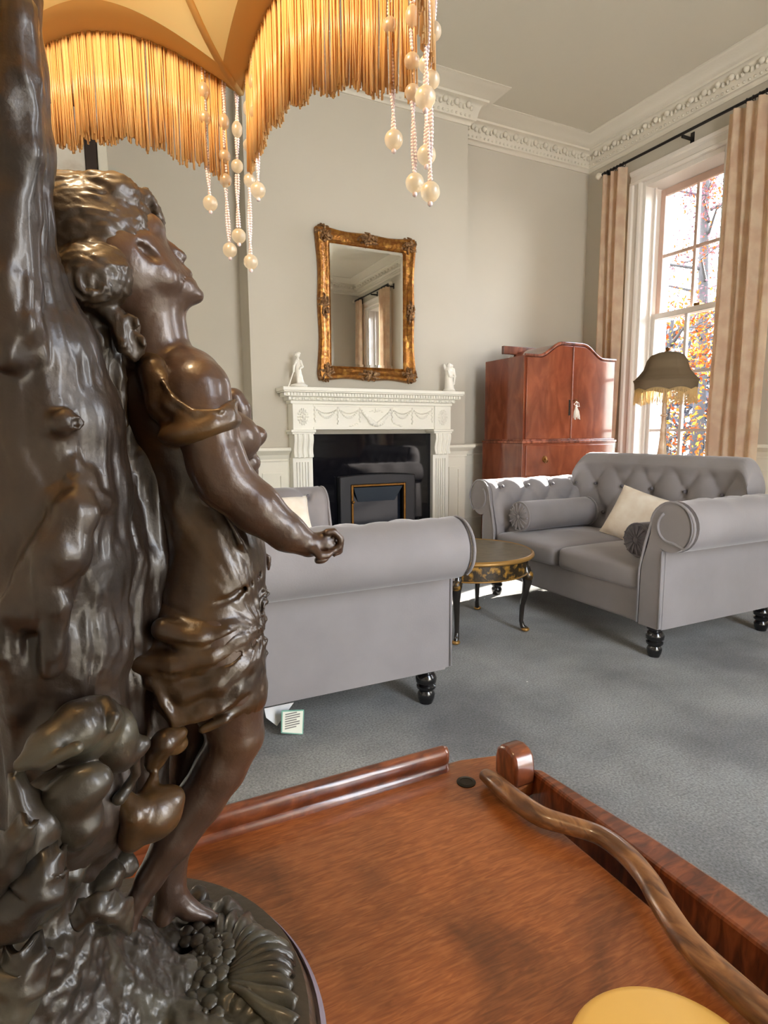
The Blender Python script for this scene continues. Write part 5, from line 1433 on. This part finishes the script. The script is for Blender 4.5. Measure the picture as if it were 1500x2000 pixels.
# ---------------------------------------------------------------- shade: eight scalloped panels, fringe, bead strings
A0 = math.atan2(at(475, 187, .55)[1]-SY, atz(475, 187, SZ)[0]-SX)
_t = atz(475, 187, SZ); A0 = math.atan2(_t[1]-SY, _t[0]-SX)
def tip(j): a = A0+j*PI/4; return np.array((SX+SRD*math.cos(a), SY+SRD*math.sin(a), SZ))
RT, ZTOP, ARCH = .065, SZ+.20, .027
def panel_pt(j, u, v):
    """panel j between tips j and j+1: u across 0..1, v from the scalloped edge (0) to the top ring (1)"""
    a = A0+(j+u)*PI/4
    chord = SRD*math.cos(PI/8)/math.cos((u-.5)*PI/4)
    s = 2*u-1
    arch = ARCH*(1-abs(s)**2.2)
    q = v
    r = chord*(1-.10*(1-s*s)*(1-v)) ; r = r+(RT-r)*(q**.85)
    z = SZ+arch+(ZTOP-SZ-arch)*(.16*q+.84*q**1.7)
    return np.array((SX+r*math.cos(a), SY+r*math.sin(a), z))
mb = MB()
for j in range(8): mb.grid(lambda u, v, j=j: panel_pt(j, u, v), 25, 20)
shade = obj('lamp_shade', mb, M['shade'], lamp, smooth=50)
rr = random.Random(44)
for j in range(8):
    rb = [panel_pt(j, 0, v) for v in np.linspace(0, 1, 24)]
    obj('rib', MB().tube([p+(np.array((SX, SY, p[2]))-p)*.006 for p in rb], .0026, 8), M['shade_trim'], shade, smooth=180)
    # flat woven band following the scallop, inside the panel
    mbb = MB()
    def band(u, v, j=j):
        s = abs(2*u-1); wv = (.125-.03*s)*v
        p = panel_pt(j, u, wv); return p+(np.array((SX, SY, p[2]-.02))-p)*(.006+.004*math.sin(PI*v))
    mbb.grid(band, 60, 5)
    ed = [panel_pt(j, u, 0) for u in np.linspace(0, 1, 40)]
    mbb.tube(ed, .0016, 6)
    o = obj('scallop_band', mbb, M['shade_trim'], shade, smooth=60)
    # fringe strands
    mf = MB(); n = 330
    for i in range(n):
        u = .05+.89*(i+rr.random()*.8)/n
        p = panel_pt(j, u, .0); L_ = .069+.006*rr.random()+.003*math.sin(u*40+j)
        dx, dy = rr.uniform(-.002, .002), rr.uniform(-.002, .002); r_ = .0005+.0003*rr.random()
        off = rr.uniform(-.002, .002)
        d = np.array((math.cos(A0+(j+u)*PI/4), math.sin(A0+(j+u)*PI/4), 0))*off
        mf.tube([p+d, p+d+np.array((dx*.4, dy*.4, -L_*.5)), p+d+np.array((dx, dy, -L_))], [r_, r_, r_*1.1], 4)
    obj('fringe', mf, M['fringe'], shade, smooth=180)
def bead_string(p, L_, seed, nb):
    rr = random.Random(seed)
    ms = MB(); z = 0.0; spots = sorted(nb)
    big = MB()
    def at_(zz): return (p[0]+.0012*math.sin(zz*30+seed), p[1]+.0012*math.cos(zz*26+seed), p[2]-zz)
    used = [(q*L_, .0062 if k == 0 else .0050) for k, q in enumerate(spots)]+[(L_, .0056)]
    while z < L_:
        if not any(abs(z-c) < h for c, h in used):
            c = at_(z); a = z*90
            ms.ball((c[0]+.0010*math.cos(a), c[1]+.0010*math.sin(a), c[2]), (.0011, .0011, .0010), 6, 4)
            ms.ball((c[0]-.0010*math.cos(a), c[1]-.0010*math.sin(a), c[2]), (.0011, .0011, .0010), 6, 4)
        z += .0019
    c = at_(L_); ms.ball((c[0], c[1], c[2]-.0064), (.0016, .0016, .0016), 8, 6)
    s = obj('bead_string', ms, M['seed'], shade, smooth=180)
    for k, (zc, h) in enumerate(used):
        c = at_(zc); last = k == len(used)-1
        rx, rz_ = (.0041, .0060) if k == 0 and len(used) > 1 else ((.0047, .0049) if not last else (.0056, .0056))
        obj('glass_bead', MB().ball(c, (rx, rx, rz_), 16, 12), M['bead'], shade, smooth=180)
STR = [(-.13, .094, (.20, .42)), (-.05, .130, (.16, .36, .55)), (.02, .104, (.27, .52)), (.055, .122, (.24, .44, .58)), (.115, .098, (.16, .36))]
for j in (0, 1, 7, 2):
    for k, (du, L_, nb) in enumerate(STR):
        jj, u = ((j-1) % 8, 1+du) if du < 0 else (j, du)
        bead_string(panel_pt(jj, u, 0), L_+.004*math.sin(j*3+k), j*10+k, nb)
# ================================================================== BUTLER'S TRAY TABLE
ZTB = .655
tb = thing('tray_table', 'mahogany tray table with raised rail and curved worn handle in the foreground', 'table', (.02, .25, 0))
bx0, bx1, by0, by1 = -.33, .388, .005, .495
ch = .045
board = [(bx0, by0), (bx1-ch, by0), (bx1-.004, by0+ch*.6), (bx1-.004, .062), (.346, .068), (.346, .424), (bx1-.004, .430), (bx1-.004, by1-ch*.9), (bx1-ch*.3, by1-ch*.25), (bx1-ch*1.3, by1), (bx0, by1)]
obj('tray_board', MB().prism(board, ZTB-.016, ZTB, axis='Z'), M['tray'], tb, smooth=0, bevel=.003)
def moulding(pa, pb, h=.026, w=.015):
    """rounded gallery rail with a quirk at the bottom, from pa to pb on the board, ends rounded"""
    a, b = np.array(pa, float), np.array(pb, float); d = (b-a)/np.linalg.norm(b-a); nrm = np.array([-d[1], d[0]])
    pr = [(-w/2, 0), (-w/2, .004), (-w/2+.003, .007), (-w/2+.001, .012), (-w/2, h-.007), (-w/2+.003, h-.002), (0, h), (w/2-.003, h-.002), (w/2, h-.007), (w/2, 0)]
    rows = []
    L = np.linalg.norm(b-a)
    for s_, k in ((0, .55), (.002, .8), (.006, 1), (L-.006, 1), (L-.002, .8), (L, .55)):
        rows.append([tuple(a+d*s_+nrm*o*k)+(ZTB+z*(.75+.25*k),) for o, z in pr])
    m_ = len(pr); V = [p for r in rows for p in r]
    F = [(i*m_+j, i*m_+(j+1) % m_, (i+1)*m_+(j+1) % m_, (i+1)*m_+j) for i in range(5) for j in range(m_)]
    F += [tuple(range(m_))[::-1], tuple(5*m_+j for j in range(m_))]
    return (V, F)
obj('rail', moulding((-.325, .4865), (.309, .4865)), M['tray_dark'], tb, smooth=50)
obj('rail', moulding((-.3215, .02), (-.3215, .477)), M['tray_dark'], tb, smooth=50)
obj('rail', moulding((.30, .0145), (-.312, .0145)), M['tray_dark'], tb, smooth=50)
obj('hole', MB().lathe([(.0095, -.001), (.0095, .0008), (.0062, .0012), (.0062, -.001)], 24, (.312, .456, ZTB)).lathe([(.0, .0009), (.0062, .0009)], 20, (.312, .456, ZTB), cap=False), mat('hole_cup', (.02, .014, .010, 1), .12, metal=.6), tb, smooth=0)
# end rail: two upright blocks, low outer rail, and the carved grip
for yb_ in (.441, .050):
    P = [(-.017, 0), (-.017, .020), (-.0145, .029), (-.009, .034), (0, .036), (.009, .034), (.0145, .029), (.017, .020), (.017, 0)]
    mb = MB().prism([(yb_+a, ZTB+z) for a, z in P], .348, .372, axis='X')
    obj('end_block', mb, M['tray_dark'], tb, smooth=40, bevel=.003)
er = [(.373, .035), (.386, .035), (.396, .09), (.402, .15), (.403, .245), (.399, .31), (.390, .37), (.384, .428), (.373, .436)]
obj('end_rail', MB().prism(er, ZTB-.055, ZTB+.010, axis='Z'), M['tray_dark'], tb, smooth=0, bevel=.003)
HP = [(.328, .446, .009), (.326, .430, .012), (.325, .412, .013), (.325, .393, .0135), (.330, .366, .0135), (.343, .346, .014), (.356, .325, .014), (.3575, .300, .014), (.351, .274, .014), (.340, .252, .014), (.329, .224, .0135), (.326, .195, .013), (.325, .160, .013), (.326, .125, .0125), (.328, .108, .009)]
HR = [.0070, .0085, .0095, .0100, .0096, .0088, .0085, .0088, .0088, .0088, .0092, .0098, .0100, .0088, .0070]
def spl(P, n):
    P = np.array(P, float); out = []
    for i in range(len(P)-1):
        p0, p1, p2, p3 = P[max(0, i-1)], P[i], P[i+1], P[min(len(P)-1, i+2)]
        for k in range(n):
            t = k/n; out.append(.5*((2*p1)+(-p0+p2)*t+(2*p0-5*p1+4*p2-p3)*t*t+(-p0+3*p1-3*p2+p3)*t**3))
    out.append(P[-1]); return np.array(out)
hp = spl([(x, y, ZTB+z) for x, y, z in HP], 5); hr = spl([(r,) for r in HR], 5)[:, 0]
obj('handle', MB().tube(hp, list(hr), 16, flat=.85, up=(0, 0, 1)), M['handle'], tb, smooth=180)
# under-frame: apron and four turned legs
mb = MB()
for a in ((-.29, .34, .05, .07), (-.29, .34, .43, .45), (-.29, -.27, .07, .43), (.32, .34, .07, .43)): mb.box(*a, ZTB-.075, ZTB-.016)
obj('apron', mb, M['tray_dark'], tb, smooth=0, bevel=.003)
for x in (-.265, .315):
    for y in (.075, .425):
        obj('leg', MB().lathe([(.012, 0), (.016, .01), (.013, .03), (.016, .25), (.020, .40), (.014, .43), (.022, .46), (.022, ZTB-.017)], 16, (x, y, 0)), M['tray_dark'], tb, smooth=50)
# matt gold lid near the front edge
gc = (.253, .172)
ld = thing('gold_dish_lid', 'round matt gold lid on the tray, cut by the bottom of the photo', 'lid', (gc[0], gc[1], ZTB+.0005))
obj('disc', MB().lathe([(.001, .0005), (.054, .0005), (.056, .002), (.056, .006), (.054, .0085), (.050, .0095), (.001, .0105)], 64, (gc[0], gc[1], ZTB), cap=False), M['gold_lid'], ld, smooth=40)
# ================================================================== OUTSIDE THE WINDOWS
struct('garden_ground', MB().box(4.9, 40, -30, 40, -1.6, -1.5), mat('garden_ground', (.02, .02, .012, 1), .95, var=[(.04, .022, .01, 1)], vscale=.8), smooth=0)
def leafmat(name, c, t): return translucent(name, c, t, .5)
LM = [leafmat('leaf_copper', (.10, .020, .006, 1), (.2, .034, .006, 1)), leafmat('leaf_orange', (.15, .045, .010, 1), (.30, .085, .010, 1)), leafmat('leaf_gold', (.18, .095, .018, 1), (.34, .17, .02, 1)), leafmat('leaf_purple', (.05, .028, .036, 1), (.07, .034, .04, 1))]
barkm = mat('tree_bark', (.012, .010, .010, 1), .9, var=[(.022, .019, .018, 1)], vscale=6)
def leaves(name, parent, centres, n, sp, size, mi, seed):
    r = np.random.default_rng(seed); V = []; F = []
    C = np.array(centres)
    c = C[r.integers(0, len(C), n)] + r.normal(0, 1, (n, 3))*np.array(sp)
    a = r.normal(0, 1, (n, 3)); a /= np.linalg.norm(a, axis=1, keepdims=True); b = np.cross(a, r.normal(0, 1, (n, 3))); b /= np.linalg.norm(b, axis=1, keepdims=True)
    s = size*(.6+.8*r.random((n, 1)))
    k = np.stack([c-a*s, c+b*s*.5-a*s*.1, c+a*s, c-b*s*.5-a*s*.1], 1).reshape(-1, 3)
    F = np.arange(4*n).reshape(n, 4)
    return obj(name, (k, F), LM[mi], parent, smooth=0)
def tree(name, label, x, y, h, spread, seed, low, mi, n, dens=.5):
    t = thing(name, label, 'tree', (x, y, -1.5)); r_ = random.Random(seed)
    mb = MB().tube([(x, y, -1.5), (x+.05, y, h*.35-1.5), (x-.05, y+.1, h*.7-1.5), (x, y, h-1.5)], [.16, .12, .08, .03], 10)
    tips = []
    for i in range(26):
        z = -1.5+low+(h-low)*i/26; a = r_.random()*2*PI; L_ = spread*(1-.55*i/26)*(.7+.5*r_.random())
        p0 = np.array((x, y, z)); p1 = p0+np.array((L_*.5*math.cos(a), L_*.5*math.sin(a), .25)); p2 = p0+np.array((L_*math.cos(a+.2), L_*math.sin(a+.2), .15+.3*r_.random()))
        mb.tube([p0, p1, p2], [.035, .02, .008], 6)
        for k in range(5):
            q = p1+(p2-p1)*r_.random(); e = q+np.array((r_.uniform(-.5, .5), r_.uniform(-.5, .5), r_.uniform(-.2, .5)))
            mb.tube([q, (q+e)/2+np.array((0, 0, .04)), e], [.008, .006, .003], 4); tips += [e, (q+e)/2]
        tips += [p2, (p1+p2)/2]
    obj('branches', mb, barkm, t, smooth=180)
    for k, q in enumerate(mi): leaves('leaves', t, tips, n, (.18, .18, .15), .036, q, seed*10+k)
    return t
tree('beech_tree', 'orange-leaved autumn tree filling the lower panes of the far window', 8.6, 6.85, 4.3, 1.3, 21, .8, (0, 1, 2, 0), 1200)
tree('beech_tree', 'dark copper-leaved tree at the right of the upper window panes', 11.6, 8.5, 10.5, 2.0, 33, 4.4, (3, 0, 3), 2400)
tree('beech_tree', 'golden autumn tree low behind the right half of the far window', 9.0, 9.3, 4.6, 1.2, 45, .6, (2, 1, 0), 1100)
hm = translucent('hedge_leaf', (.050, .050, .060, 1), (.04, .042, .04, 1), .3)
hd = thing('hedge', 'hazy grey-green hedge beyond the garden seen through the low panes', 'hedge', (14, 8, -1.5))
r = np.random.default_rng(5); n = 16000
c = np.stack([r.uniform(13.6, 15.2, n), r.uniform(2, 18, n), -1.5+r.random(n)**.7*5.2+.25*np.sin(r.uniform(0, 9, n))], 1)
a = r.normal(0, 1, (n, 3)); a /= np.linalg.norm(a, axis=1, keepdims=True); b = np.cross(a, r.normal(0, 1, (n, 3))); b /= np.linalg.norm(b, axis=1, keepdims=True)
s = .10*(.6+.8*r.random((n, 1))); k = np.stack([c-a*s, c+b*s*.6, c+a*s, c-b*s*.6], 1).reshape(-1, 3)
obj('foliage', (k, np.arange(4*n).reshape(n, 4)), hm, hd, smooth=0)
mb = MB()
for i in range(30): mb.tube([(14.4, 2.2+.54*i, -1.5), (14.4+.1*math.sin(i), 2.3+.54*i, .2), (14.4, 2.2+.54*i, 1.0)], [.05, .04, .02], 6)
obj('stems', mb, barkm, hd, smooth=180)
